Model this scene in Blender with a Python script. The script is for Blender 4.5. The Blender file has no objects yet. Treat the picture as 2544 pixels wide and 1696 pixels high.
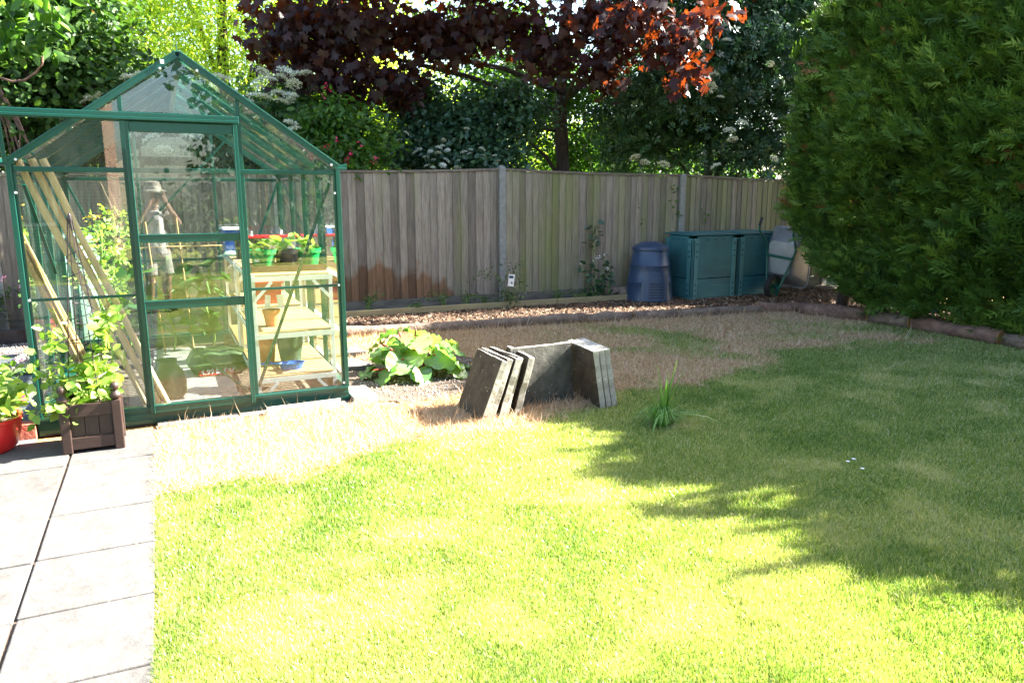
import bpy, math, random
import numpy as np
from mathutils import Vector, Matrix

# ------------------------------------------------------------------ camera, sky, sun, exposure
scn = bpy.context.scene
C = scn.collection
R = math.radians
cam = bpy.data.objects.new("camera", bpy.data.cameras.new("camera"))
C.objects.link(cam); scn.camera = cam
cam.location = (0, 0, 1.4825)
cam.rotation_euler = (math.pi/2 - 0.19357, 0, 0)
cam.data.sensor_width = 36.0
cam.data.lens = 36.0 * 1845.3 / 2544.0
cam.data.clip_start = 0.02; cam.data.clip_end = 600
SUN_AZ, SUN_EL = R(21), R(36)          # azimuth from +X towards +Y
sd = Vector((math.cos(SUN_EL)*math.cos(SUN_AZ), math.cos(SUN_EL)*math.sin(SUN_AZ), math.sin(SUN_EL)))
w = bpy.data.worlds.new("World"); scn.world = w; w.use_nodes = True
nt = w.node_tree; bg = nt.nodes["Background"]
sky = nt.nodes.new("ShaderNodeTexSky"); sky.sky_type = 'NISHITA'; sky.sun_disc = False
sky.sun_elevation = SUN_EL; sky.sun_rotation = math.pi/2 - SUN_AZ
sky.air_density = 1.0; sky.dust_density = 2.0; sky.ozone_density = 1.0
nt.links.new(sky.outputs[0], bg.inputs[0]); bg.inputs[1].default_value = 0.064
sl = bpy.data.lights.new("sun", 'SUN'); sl.energy = 5.0; sl.angle = R(0.5); sl.color = (1.0, 0.95, 0.86)
so = bpy.data.objects.new("sun", sl); C.objects.link(so)
so.rotation_euler = (-sd).to_track_quat('-Z', 'Y').to_euler()
scn.view_settings.view_transform = 'Standard'; scn.view_settings.look = 'None'
scn.view_settings.exposure = 3.4; scn.view_settings.gamma = 1.0
scn.render.engine = 'CYCLES'
scn.cycles.max_bounces = 8; scn.cycles.transparent_max_bounces = 24
scn.cycles.diffuse_bounces = 4; scn.cycles.glossy_bounces = 4; scn.cycles.transmission_bounces = 6
scn.cycles.use_denoising = True
scn.cycles.caustics_reflective = False; scn.cycles.caustics_refractive = False

rng = np.random.default_rng(7); random.seed(7)
# garden frame: the greenhouse front runs along e (a), its depth along n (b)
TH = 0.4371
O = np.array([-2.957, 4.468]); EA = np.array([math.cos(TH), math.sin(TH)]); EB = np.array([-math.sin(TH), math.cos(TH)])
def gw(a, b, z=0.0):
    p = O + EA*a + EB*b
    return Vector((p[0], p[1], z))
def to_ab(x, y):
    dx, dy = x-O[0], y-O[1]
    return dx*EA[0]+dy*EA[1], dx*EB[0]+dy*EB[1]

# ------------------------------------------------------------------ object helpers
def tag(o, label=None, cat=None, group=None, kind=None):
    if label: o['label'] = label
    if cat: o['category'] = cat
    if group: o['group'] = group
    if kind: o['kind'] = kind
    return o
def thing(name, label, cat, loc=(0, 0, 0), rz=0.0, group=None, rot=None):
    o = bpy.data.objects.new(name, None); C.objects.link(o)
    o.empty_display_size = 0.1; o.location = loc
    o.rotation_euler = rot if rot is not None else (0, 0, rz)
    return tag(o, label, cat, group)
def link_mesh(name, me, mat, parent=None, loc=None):
    o = bpy.data.objects.new(name, me); C.objects.link(o)
    if mat is not None:
        for m_ in (mat if isinstance(mat, (list, tuple)) else [mat]): me.materials.append(m_)
    if parent is not None: o.parent = parent
    if loc is not None: o.location = loc
    return o
def dup(o, parent=None):
    c = o.copy(); C.objects.link(c); c.parent = parent
    for ch in o.children: dup(ch, c)
    return c

class MB:
    def __init__(s): s.v = []; s.f = []; s.mi = []; s.m = 0
    def add(s, vs, fs):
        b = len(s.v); s.v += [tuple(v) for v in vs]; s.f += [tuple(i+b for i in f) for f in fs]; s.mi += [s.m]*len(fs); return s
    def box(s, c, d, rot=None):
        vs = [Vector((x*d[0]/2, y*d[1]/2, z*d[2]/2)) for x in (-1, 1) for y in (-1, 1) for z in (-1, 1)]
        if rot is not None: vs = [rot @ v for v in vs]
        c = Vector(c)
        return s.add([v+c for v in vs], [(0, 1, 3, 2), (4, 6, 7, 5), (0, 4, 5, 1), (2, 3, 7, 6), (0, 2, 6, 4), (1, 5, 7, 3)])
    def bar(s, p0, p1, wd, th, up=(0, 0, 1)):
        p0, p1 = Vector(p0), Vector(p1); y = p1-p0; L = y.length; y.normalize()
        x = y.cross(Vector(up))
        if x.length < 1e-4: x = y.cross(Vector((1, 0, 0)))
        x.normalize(); z = x.cross(y)
        return s.box((p0+p1)/2, (wd, L, th), Matrix((x, y, z)).transposed())
    def tube(s, path, r, n=8, cap=True, jit=0.0, flat=1.0):
        path = [Vector(p) for p in path]; k = len(path)
        rs = r if isinstance(r, (list, tuple, np.ndarray)) else [r]*k
        vs = []; px = None
        for i, p in enumerate(path):
            t = path[min(i+1, k-1)]-path[max(i-1, 0)]
            t = t.normalized() if t.length > 1e-9 else Vector((0, 0, 1))
            if px is None:
                px = t.cross(Vector((0, 0, 1)))
                if px.length < 1e-3: px = t.cross(Vector((1, 0, 0)))
            px = px - t*px.dot(t); px.normalize(); py = t.cross(px)
            for j in range(n):
                a = 2*math.pi*j/n; rr = rs[i]*(1+jit*(random.random()-.5))
                vs.append(p+px*math.cos(a)*rr+py*math.sin(a)*rr*flat)
        fs = [(i*n+j, i*n+(j+1) % n, (i+1)*n+(j+1) % n, (i+1)*n+j) for i in range(k-1) for j in range(n)]
        if cap: fs += [tuple(range(n-1, -1, -1)), tuple((k-1)*n+j for j in range(n))]
        return s.add(vs, fs)
    def lathe(s, prof, n=24, c=(0, 0, 0), sx=1.0, sy=1.0, cap=True):
        vs = []; k = len(prof)
        for r_, z_ in prof:
            for j in range(n):
                a = 2*math.pi*j/n; vs.append((c[0]+r_*math.cos(a)*sx, c[1]+r_*math.sin(a)*sy, c[2]+z_))
        fs = [(i*n+j, i*n+(j+1) % n, (i+1)*n+(j+1) % n, (i+1)*n+j) for i in range(k-1) for j in range(n)]
        if cap: fs += [tuple(range(n-1, -1, -1)), tuple((k-1)*n+j for j in range(n))]
        return s.add(vs, fs)
    def prism(s, poly, z0, z1, f=lambda p: p):
        n = len(poly)
        vs = [f(Vector((x, y, z0))) for x, y in poly]+[f(Vector((x, y, z1))) for x, y in poly]
        return s.add(vs, [tuple(range(n-1, -1, -1)), tuple(range(n, 2*n))]+[(i, (i+1) % n, n+(i+1) % n, n+i) for i in range(n)])
    def build(s, name, mat, parent=None, bevel=0, smooth=False, loc=None, seg=2):
        me = bpy.data.meshes.new(name); me.from_pydata(s.v, [], s.f); me.update()
        o = link_mesh(name, me, mat, parent, loc)
        if any(s.mi): me.polygons.foreach_set('material_index', s.mi)
        if smooth:
            me.polygons.foreach_set('use_smooth', [True]*len(me.polygons))
            if smooth != 'all':
                try: me.set_sharp_from_angle(angle=R(40))
                except Exception: pass
        if bevel:
            b = o.modifiers.new('b', 'BEVEL'); b.width = bevel; b.segments = seg; b.limit_method = 'ANGLE'; b.angle_limit = R(35)
        return o

def unit(v): return v/np.maximum(np.linalg.norm(v, axis=1, keepdims=True), 1e-9)
def scatter(name, tv, tf, pos, X, Y, Z, sc, mat, parent=None, attrs=None, smooth=False):
    """one mesh out of many copies of a small template"""
    tv = np.asarray(tv, float); k = len(tv); N = len(pos); sc = np.asarray(sc, float)
    if sc.ndim == 1: sc = np.repeat(sc[:, None], 3, 1)
    s3 = sc[:, None, :]*tv[None]
    v = pos[:, None, :]+s3[..., 0:1]*X[:, None, :]+s3[..., 1:2]*Y[:, None, :]+s3[..., 2:3]*Z[:, None, :]
    me = bpy.data.meshes.new(name)
    tl = np.concatenate([np.array(f) for f in tf]); tn = np.array([len(f) for f in tf])
    me.vertices.add(N*k); me.vertices.foreach_set('co', v.reshape(-1).astype(np.float32))
    loops = (tl[None]+(np.arange(N)*k)[:, None]).reshape(-1)
    me.loops.add(len(loops)); me.loops.foreach_set('vertex_index', loops.astype(np.int32))
    tot = np.tile(tn, N); st = np.concatenate([[0], np.cumsum(tot)[:-1]])
    me.polygons.add(len(tot)); me.polygons.foreach_set('loop_start', st.astype(np.int32))
    if smooth: me.polygons.foreach_set('use_smooth', np.ones(len(tot), bool))
    me.update(calc_edges=True)
    attrs = dict(attrs or {})
    if 'rnd' not in attrs: attrs['rnd'] = rng.random(N)
    for an, av in attrs.items():
        a = me.attributes.new(an, 'FLOAT', 'POINT'); a.data.foreach_set('value', np.repeat(np.asarray(av, np.float32), k))
    return link_mesh(name, me, mat, parent)
def frames(nrm, roll=None, droop=None):
    """leaf frames: Z along nrm, Y a random (or drooping) direction in the leaf plane"""
    Z = unit(nrm); r = rng.normal(size=Z.shape)
    if droop is not None: r = r*(1-droop)+np.array([0, 0, -1.0])*droop*2
    Y = unit(r-Z*np.sum(r*Z, 1, keepdims=True)); X = np.cross(Y, Z)
    return X, Y, Z
_lat = rng.random((64, 64))
def vnoise(x, y, s=1.0):
    x = np.asarray(x, float)*s+100; y = np.asarray(y, float)*s+100
    xi = np.floor(x).astype(int); yi = np.floor(y).astype(int); fx = x-xi; fy = y-yi
    fx = fx*fx*(3-2*fx); fy = fy*fy*(3-2*fy); g = lambda i, j: _lat[i % 64, j % 64]
    return (g(xi, yi)*(1-fx)+g(xi+1, yi)*fx)*(1-fy)+(g(xi, yi+1)*(1-fx)+g(xi+1, yi+1)*fx)*fy
def fnoise(x, y, s): return .55*vnoise(x, y, s)+.3*vnoise(y, x, s*2.1)+.15*vnoise(x+7, y+3, s*4.3)

# ------------------------------------------------------------------ materials
def nd(t, ty, **kw):
    n = t.nodes.new(ty)
    for k_, v_ in kw.items(): setattr(n, k_, v_)
    return n
def ramp(t, stops, src):
    r = nd(t, 'ShaderNodeValToRGB'); el = r.color_ramp.elements
    while len(el) < len(stops): el.new(0.5)
    for e_, (p_, c_) in zip(el, stops): e_.position = p_; e_.color = (*c_, 1) if len(c_) == 3 else c_
    t.links.new(src, r.inputs[0]); return r
def new_mat(name):
    m = bpy.data.materials.new(name); m.use_nodes = True
    t = m.node_tree; return m, t, t.nodes['Principled BSDF']
def setp(b, rough=.6, metal=0.0, spec=.5, coat=0.0):
    b.inputs['Roughness'].default_value = rough; b.inputs['Metallic'].default_value = metal
    b.inputs['Specular IOR Level'].default_value = spec; b.inputs['Coat Weight'].default_value = coat
def mat(name, col, rough=.6, metal=0.0, var=.25, scale=8.0, stretch=(1, 1, 1), bump=0.0, bscale=None, spec=.5, col2=None, coords='Object', detail=5):
    m, t, b = new_mat(name); setp(b, rough, metal, spec)
    tc = nd(t, 'ShaderNodeTexCoord'); mp = nd(t, 'ShaderNodeMapping'); mp.inputs['Scale'].default_value = stretch
    t.links.new(tc.outputs[coords], mp.inputs[0])
    n = nd(t, 'ShaderNodeTexNoise'); n.inputs['Scale'].default_value = scale; n.inputs['Detail'].default_value = detail; n.inputs['Roughness'].default_value = .65
    t.links.new(mp.outputs[0], n.inputs['Vector'])
    c2 = col2 if col2 else tuple(min(1, c*(1+var)) for c in col); c1 = tuple(c*(1-var) for c in col) if not col2 else col
    r = ramp(t, [(.32, c1), (.68, c2)], n.outputs[0]); t.links.new(r.outputs[0], b.inputs['Base Color'])
    if bump:
        n2 = nd(t, 'ShaderNodeTexNoise'); n2.inputs['Scale'].default_value = bscale or scale*3; n2.inputs['Detail'].default_value = 6
        t.links.new(mp.outputs[0], n2.inputs['Vector'])
        bp = nd(t, 'ShaderNodeBump'); bp.inputs['Strength'].default_value = min(1, bump); bp.inputs['Distance'].default_value = .02*max(1, bump)
        t.links.new(n2.outputs[0], bp.inputs['Height']); t.links.new(bp.outputs[0], b.inputs['Normal'])
    return m
def leafmat(name, stops, trans=.35, rough=.45, spec=.4, attr='rnd', tcol=None, gain=1.6):
    m, t, b = new_mat(name); setp(b, rough, 0, spec)
    at = nd(t, 'ShaderNodeAttribute', attribute_name=attr)
    r = ramp(t, stops, at.outputs['Fac']); t.links.new(r.outputs[0], b.inputs['Base Color'])
    tr = nd(t, 'ShaderNodeBsdfTranslucent')
    mul = nd(t, 'ShaderNodeMix', data_type='RGBA', blend_type='MULTIPLY'); mul.inputs[0].default_value = 1
    t.links.new(r.outputs[0], mul.inputs[6]); tc = tcol or (1.25*gain, 1.3*gain, .55*gain); mul.inputs[7].default_value = (*tc, 1)
    t.links.new(mul.outputs[2], tr.inputs[0])
    mx = nd(t, 'ShaderNodeMixShader'); mx.inputs[0].default_value = trans
    t.links.new(b.outputs[0], mx.inputs[1]); t.links.new(tr.outputs[0], mx.inputs[2])
    t.links.new(mx.outputs[0], t.nodes['Material Output'].inputs[0])
    return m
def glassmat(name, tint=(.93, .965, .945), rough=0.0):
    m, t, b = new_mat(name); t.nodes.remove(b)
    tr = nd(t, 'ShaderNodeBsdfTransparent'); tr.inputs[0].default_value = (*tint, 1)
    gl = nd(t, 'ShaderNodeBsdfGlossy'); gl.inputs['Roughness'].default_value = rough; gl.inputs[0].default_value = (1, 1, 1, 1)
    lw = nd(t, 'ShaderNodeLayerWeight'); lw.inputs[0].default_value = .5
    pw = nd(t, 'ShaderNodeMath', operation='POWER'); pw.inputs[1].default_value = 4.5; t.links.new(lw.outputs['Facing'], pw.inputs[0])
    ma = nd(t, 'ShaderNodeMath', operation='MULTIPLY_ADD'); ma.inputs[1].default_value = .92; ma.inputs[2].default_value = .055; t.links.new(pw.outputs[0], ma.inputs[0])
    mx = nd(t, 'ShaderNodeMixShader'); t.links.new(ma.outputs[0], mx.inputs[0]); t.links.new(tr.outputs[0], mx.inputs[1]); t.links.new(gl.outputs[0], mx.inputs[2])
    df = nd(t, 'ShaderNodeBsdfDiffuse'); df.inputs[0].default_value = (.5, .5, .46, 1); tc = nd(t, 'ShaderNodeTexCoord'); mp_ = nd(t, 'ShaderNodeMapping'); mp_.inputs['Scale'].default_value = (3, 3, 1.2); t.links.new(tc.outputs['Object'], mp_.inputs[0])
    n = nd(t, 'ShaderNodeTexNoise'); n.inputs['Scale'].default_value = 2.5; n.inputs['Detail'].default_value = 7; t.links.new(mp_.outputs[0], n.inputs['Vector'])
    rr = ramp(t, [(.45, (0, 0, 0)), (.8, (.05, .05, .05))], n.outputs[0]); m2 = nd(t, 'ShaderNodeMixShader'); t.links.new(rr.outputs[0], m2.inputs[0]); t.links.new(mx.outputs[0], m2.inputs[1]); t.links.new(df.outputs[0], m2.inputs[2])
    t.links.new(m2.outputs[0], t.nodes['Material Output'].inputs[0])
    return m

M = {}
M['teal'] = mat('green_paint', (.005, .062, .045), .28, var=.12, scale=3, bump=.02)
M['black_rubber'] = mat('black_rubber', (.015, .015, .017), .6)
M['glass'] = glassmat('pane_glass')
M['alu'] = mat('bare_aluminium', (.62, .63, .64), .42, metal=.35, var=.06, scale=20)
M['slat'] = mat('pale_slat', (.50, .32, .15), .6, var=.18, scale=6, stretch=(2, 30, 2), bump=.05)
M['pole'] = mat('peeled_pole', (.60, .43, .23), .55, var=.22, scale=5, stretch=(6, 6, 1), bump=.1)
M['cane'] = mat('bamboo', (.46, .30, .14), .5, var=.3, scale=9, stretch=(4, 4, 1))
M['red_plastic'] = mat('red_plastic', (.55, .02, .02), .35, var=.1)
M['darkred'] = mat('dark_red_plastic', (.33, .012, .02), .4, var=.12)
M['green_pot'] = mat('green_pot', (.01, .25, .06), .35, var=.08)
M['black_pot'] = mat('black_pot', (.02, .018, .017), .35, var=.1)
M['terracotta'] = mat('terracotta', (.52, .19, .07), .75, var=.2, scale=12)
M['brown_tray'] = mat('brown_tray', (.10, .045, .03), .4, var=.15)
M['blue_plastic'] = mat('blue_plastic', (.03, .10, .45), .4, var=.1)
M['grey_bucket'] = mat('dark_bucket', (.03, .05, .035), .45)
M['white'] = mat('white_label', (.78, .78, .76), .6, var=.05)
M['butt'] = mat('green_butt', (.18, .30, .26), .45, var=.1, scale=3)
M['planter'] = mat('stained_planter', (.034, .017, .012), .55, var=.25, scale=7, stretch=(1, 1, 6), bump=.08)
M['planter_panel'] = mat('stained_plank', (.030, .018, .011), .6, var=.3, scale=9, stretch=(9, 9, 1), bump=.1)
M['wire'] = mat('dark_wire', (.045, .035, .04), .4, metal=.5)
M['soil'] = mat('soil', (.085, .058, .04), .95, var=.5, scale=22, bump=.7, bscale=45)
M['binblue'] = mat('dark_blue_plastic', (.026, .050, .098), .38, var=.15, scale=5, bump=.03)
M['bingreen'] = mat('dark_green_plastic', (.032, .128, .138), .5, var=.18, scale=4, bump=.04)
M['bingreen2'] = mat('green_corner', (.065, .20, .20), .5, var=.18, scale=4, bump=.04)
M['recess_shade'] = mat('recess_shade_paint', (.006, .008, .008), .8)  # near-black plates stand in for the shade inside slots and holes
M['galv'] = mat('galvanised_steel', (.45, .47, .5), .38, metal=.75, var=.12, scale=9)
M['barrow_green'] = mat('barrow_green', (.008, .09, .06), .35, var=.1)
M['tyre'] = mat('tyre', (.012, .012, .013), .8)
M['concrete'] = mat('concrete_slab', (.36, .335, .30), .9, var=.2, scale=14, bump=.25, bscale=60)
M['post'] = mat('concrete_post', (.25, .245, .225), .9, var=.18, scale=18, bump=.25, bscale=70)
M['bark'] = mat('bark', (.18, .125, .09), .95, var=.45, scale=9, stretch=(1, 1, 1), bump=.9, bscale=22)
M['bark_red'] = mat('red_bark', (.19, .108, .078), .95, var=.45, scale=9, bump=.9, bscale=22)
M['cutwood'] = mat('cut_wood', (.42, .22, .09), .8, var=.25, scale=14)
M['trunk'] = mat('trunk_bark', (.065, .045, .035), .95, var=.4, scale=8, stretch=(3, 3, .8), bump=.8, bscale=14)
M['twig'] = mat('twig', (.14, .085, .05), .9, var=.3)
M['deck'] = mat('decking_board', (.34, .27, .14), .7, var=.22, scale=5, stretch=(.6, 6, 6), bump=.1)
M['brick'] = mat('old_brick', (.30, .13, .085), .9, var=.3, scale=15, bump=.3)
M['skin'] = mat('skin', (.48, .27, .19), .55, var=.08)
M['shirt'] = mat('white_shirt', (.72, .70, .67), .8, var=.06, bump=.1)
M['shorts'] = mat('pale_shorts', (.58, .55, .50), .85, var=.06)
M['hat'] = mat('cream_hat', (.5, .45, .37), .85, var=.1)
M['camera_body'] = mat('camera_body', (.02, .02, .022), .4)
M['shoe'] = mat('brown_shoe', (.08, .05, .03), .6)
M['sleeper'] = mat('dark_sleeper', (.04, .03, .025), .9, var=.4, scale=8, bump=.4)
M['petal_white'] = mat('cream_flower', (.68, .66, .54), .8, var=.12, scale=40)
M['petal_pink'] = mat('pink_flower', (.75, .32, .50), .7, var=.3, scale=30)
M['petal_red'] = mat('crimson_flower', (.45, .015, .07), .7, var=.3, scale=30)
M['petal_orange'] = mat('orange_flower', (.75, .28, .03), .7, var=.3, scale=30)
M['petal_yellow'] = mat('yellow_flower', (.75, .5, .04), .7, var=.2, scale=30)
M['bag_green'] = mat('bag_green', (.035, .06, .02), .4, var=.3, scale=10)
M['bag_red'] = mat('bag_red', (.5, .03, .015), .4, var=.1)
M['clear'] = glassmat('clear_plastic', (.8, .85, .86), .1)
M['stalk_red'] = mat('rhubarb_stalk', (.35, .05, .03), .5, var=.3)
M['stem'] = mat('green_stem', (.16, .26, .05), .6, var=.2)

def wood_fence_mat():
    m, t, b = new_mat('weathered_fence'); setp(b, .85, 0, .25)
    tc = nd(t, 'ShaderNodeTexCoord'); mp = nd(t, 'ShaderNodeMapping'); mp.inputs['Scale'].default_value = (14, 14, 1.3)
    t.links.new(tc.outputs['Object'], mp.inputs[0])
    n = nd(t, 'ShaderNodeTexNoise'); n.inputs['Scale'].default_value = 3; n.inputs['Detail'].default_value = 8; n.inputs['Roughness'].default_value = .7
    t.links.new(mp.outputs[0], n.inputs['Vector'])
    base = ramp(t, [(.25, (.135, .108, .085)), (.5, (.25, .215, .178)), (.78, (.37, .33, .28))], n.outputs[0])
    at = nd(t, 'ShaderNodeAttribute', attribute_name='rnd')
    tone = ramp(t, [(0, (.62, .60, .58)), (.5, (.95, .93, .90)), (1, (1.2, 1.17, 1.12))], at.outputs['Fac'])
    m1 = nd(t, 'ShaderNodeMix', data_type='RGBA', blend_type='MULTIPLY'); m1.inputs[0].default_value = 1
    t.links.new(base.outputs[0], m1.inputs[6]); t.links.new(tone.outputs[0], m1.inputs[7])
    # green algae, patchy, more of it on some boards
    mp2 = nd(t, 'ShaderNodeMapping'); mp2.inputs['Scale'].default_value = (4.5, 4.5, .7); t.links.new(tc.outputs['Object'], mp2.inputs[0])
    n2 = nd(t, 'ShaderNodeTexNoise'); n2.inputs['Scale'].default_value = 1.0; n2.inputs['Detail'].default_value = 5; t.links.new(mp2.outputs[0], n2.inputs['Vector'])
    al = nd(t, 'ShaderNodeAttribute', attribute_name='algae')
    ad = nd(t, 'ShaderNodeMath', operation='ADD'); t.links.new(n2.outputs[0], ad.inputs[0]); t.links.new(al.outputs['Fac'], ad.inputs[1])
    rf = ramp(t, [(.55, (0, 0, 0)), (.95, (.6, .6, .6))], ad.outputs[0])
    m2 = nd(t, 'ShaderNodeMix', data_type='RGBA'); t.links.new(rf.outputs[0], m2.inputs[0]); t.links.new(m1.outputs[2], m2.inputs[6]); m2.inputs[7].default_value = (.20, .23, .06, 1)
    # brown splashed band near the ground
    st = nd(t, 'ShaderNodeAttribute', attribute_name='stain'); sep = nd(t, 'ShaderNodeSeparateXYZ'); t.links.new(tc.outputs['Object'], sep.inputs[0])
    n3 = nd(t, 'ShaderNodeTexNoise'); n3.inputs['Scale'].default_value = 3.2; n3.inputs['Detail'].default_value = 6; t.links.new(tc.outputs['Object'], n3.inputs['Vector'])
    a1 = nd(t, 'ShaderNodeMath', operation='MULTIPLY_ADD'); a1.inputs[1].default_value = -.9; t.links.new(n3.outputs[0], a1.inputs[0]); t.links.new(sep.outputs[2], a1.inputs[2])
    mm0 = nd(t, 'ShaderNodeMath', operation='MULTIPLY_ADD'); mm0.inputs[1].default_value = -.7; t.links.new(st.outputs['Fac'], mm0.inputs[0]); t.links.new(a1.outputs[0], mm0.inputs[2])
    mm1 = nd(t, 'ShaderNodeMath', operation='ADD'); mm1.inputs[1].default_value = .7; t.links.new(mm0.outputs[0], mm1.inputs[0])
    mm = ramp(t, [(.06, (1, 1, 1)), (.20, (0, 0, 0))], mm1.outputs[0])
    m3 = nd(t, 'ShaderNodeMix', data_type='RGBA', blend_type='MULTIPLY'); t.links.new(mm.outputs[0], m3.inputs[0]); t.links.new(m2.outputs[2], m3.inputs[6]); m3.inputs[7].default_value = (.70, .47, .33, 1)
    t.links.new(m3.outputs[2], b.inputs['Base Color'])
    bp = nd(t, 'ShaderNodeBump'); bp.inputs['Strength'].default_value = .5; bp.inputs['Distance'].default_value = .006
    t.links.new(n.outputs[0], bp.inputs['Height']); t.links.new(bp.outputs[0], b.inputs['Normal'])
    return m
M['fence'] = wood_fence_mat()
M['rail'] = mat('fence_rail', (.16, .13, .105), .9, var=.3, scale=6, stretch=(1, 8, 8), bump=.2)
M['gravelboard'] = mat('gravel_board', (.13, .115, .095), .9, var=.35, scale=5, stretch=(1, 4, 4), bump=.2)

def slabmat(name, c1, c2, lichen, rough=.85):
    m, t, b = new_mat(name); setp(b, rough, 0, .3)
    tc = nd(t, 'ShaderNodeTexCoord')
    n = nd(t, 'ShaderNodeTexNoise'); n.inputs['Scale'].default_value = 9; n.inputs['Detail'].default_value = 9; n.inputs['Roughness'].default_value = .7
    t.links.new(tc.outputs['Object'], n.inputs['Vector'])
    r = ramp(t, [(.3, c1), (.7, c2)], n.outputs[0])
    v = nd(t, 'ShaderNodeTexVoronoi'); v.inputs['Scale'].default_value = 34; t.links.new(tc.outputs['Object'], v.inputs['Vector'])
    n2 = nd(t, 'ShaderNodeTexNoise'); n2.inputs['Scale'].default_value = 7; t.links.new(tc.outputs['Object'], n2.inputs['Vector'])
    mu = nd(t, 'ShaderNodeMath', operation='ADD'); t.links.new(v.outputs['Distance'], mu.inputs[0]); t.links.new(n2.outputs[0], mu.inputs[1])
    sp = ramp(t, [(.55, (1, 1, 1)), (.6, (0, 0, 0))], mu.outputs[0])
    mx = nd(t, 'ShaderNodeMix', data_type='RGBA'); t.links.new(sp.outputs[0], mx.inputs[0]); t.links.new(r.outputs[0], mx.inputs[6]); mx.inputs[7].default_value = (*lichen, 1)
    t.links.new(mx.outputs[2], b.inputs['Base Color'])
    ge = nd(t, 'ShaderNodeNewGeometry'); n5 = nd(t, 'ShaderNodeTexNoise'); n5.inputs['Scale'].default_value = 2.2; n5.inputs['Detail'].default_value = 7; n5.inputs['Roughness'].default_value = .75
    t.links.new(tc.outputs['Object'], n5.inputs['Vector']); ad5 = nd(t, 'ShaderNodeMath', operation='MULTIPLY_ADD'); ad5.inputs[1].default_value = .32; t.links.new(ge.outputs['Random Per Island'], ad5.inputs[0]); t.links.new(n5.outputs[0], ad5.inputs[2])
    st5 = ramp(t, [(.34, (.80, .78, .75)), (.58, (1, 1, 1)), (.95, (1.10, 1.09, 1.07))], ad5.outputs[0]); m5 = nd(t, 'ShaderNodeMix', data_type='RGBA', blend_type='MULTIPLY'); m5.inputs[0].default_value = 1
    t.links.new(mx.outputs[2], m5.inputs[6]); t.links.new(st5.outputs[0], m5.inputs[7]); t.links.new(m5.outputs[2], b.inputs['Base Color'])
    bp = nd(t, 'ShaderNodeBump'); bp.inputs['Strength'].default_value = .9; bp.inputs['Distance'].default_value = .012
    t.links.new(n.outputs[0], bp.inputs['Height']); t.links.new(bp.outputs[0], b.inputs['Normal'])
    return m
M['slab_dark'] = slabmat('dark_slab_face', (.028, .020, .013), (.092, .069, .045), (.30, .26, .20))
M['lit_slab_edge'] = slabmat('lit_slab_edge', (.24, .22, .175), (.50, .47, .40), (.6, .56, .47))  # paled towards white so the colour carries the sunlight on slab edges
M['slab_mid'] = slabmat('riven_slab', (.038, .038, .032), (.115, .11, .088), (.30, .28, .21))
M['paving'] = slabmat('paving_slab', (.070, .066, .061), (.118, .112, .106), (.20, .19, .175))

# leaves
G = lambda *c: c
L_ = {}
L_['willow'] = leafmat('bright_leaf', [(0, (.16, .25, .03)), (.5, (.32, .40, .05)), (1, (.48, .50, .12))], .55)
L_['elder'] = leafmat('elder_leaf', [(0, (.028, .075, .022)), (.5, (.05, .12, .035)), (1, (.085, .16, .05))], .3, spec=.55, rough=.38)
L_['elder_blue'] = leafmat('dark_elder_leaf', [(0, (.022, .06, .03)), (.5, (.04, .095, .05)), (1, (.07, .14, .06))], .28, spec=.6, rough=.38)
L_['ivy'] = leafmat('ivy_leaf', [(0, (.02, .055, .014)), (.5, (.04, .095, .02)), (1, (.08, .14, .03))], .3, spec=.3, rough=.5)
L_['maple'] = leafmat('copper_leaf', [(0, (.020, .010, .011)), (.6, (.034, .015, .016)), (1, (.055, .021, .018))], .34, spec=.32, rough=.42, tcol=(7.5, 2.9, .35))
L_['small'] = leafmat('small_green_leaf', [(0, (.03, .08, .012)), (.5, (.055, .13, .02)), (1, (.10, .19, .03))], .42)
L_['hedge'] = leafmat('conifer_spray', [(0, (.024, .053, .009)), (.35, (.052, .108, .016)), (.7, (.098, .18, .026)), (.97, (.18, .27, .045)), (1, (.20, .10, .035))], .25, rough=.6, spec=.3)
L_['young'] = leafmat('young_leaf', [(0, (.10, .20, .03)), (.5, (.19, .31, .055)), (1, (.34, .42, .12))], .38)
L_['rhubarb'] = leafmat('rhubarb_leaf', [(0, (.10, .22, .06)), (.6, (.17, .30, .08)), (.9, (.24, .36, .08)), (1, (.5, .4, .03))], .3, spec=.8, rough=.36)
L_['squash'] = leafmat('squash_leaf', [(0, (.03, .09, .03)), (1, (.07, .15, .05))], .35)
L_['grey'] = leafmat('grey_green_leaf', [(0, (.05, .085, .05)), (.6, (.08, .12, .065)), (1, (.20, .22, .13))], .3)
L_['grass'] = leafmat('grass_blade', [(0, (.045, .12, .012)), (.3, (.135, .23, .040)), (.55, (.33, .38, .12)), (.8, (.50, .48, .23)), (1, (.66, .58, .42))], .4, attr='tone', rough=.36, spec=.65, gain=1.1)
L_['tuft'] = leafmat('coarse_grass', [(0, (.07, .18, .025)), (.75, (.17, .30, .07)), (1, (.5, .46, .24))], .3)
L_['dry'] = leafmat('dry_grass', [(0, (.36, .205, .095)), (.5, (.62, .435, .255)), (1, (.84, .69, .50))], .25, rough=.7, spec=.2, tcol=(1, .9, .7))
L_['chip'] = leafmat('wood_chip', [(0, (.05, .028, .018)), (.5, (.15, .085, .05)), (.85, (.26, .17, .105)), (1, (.46, .37, .26))], .0, rough=.9, spec=.2)
L_['umbel'] = leafmat('umbel', [(0, (.72, .74, .58)), (1, (.85, .86, .76))], .3, rough=.8, spec=.1, tcol=(1, 1, .9))
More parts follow.
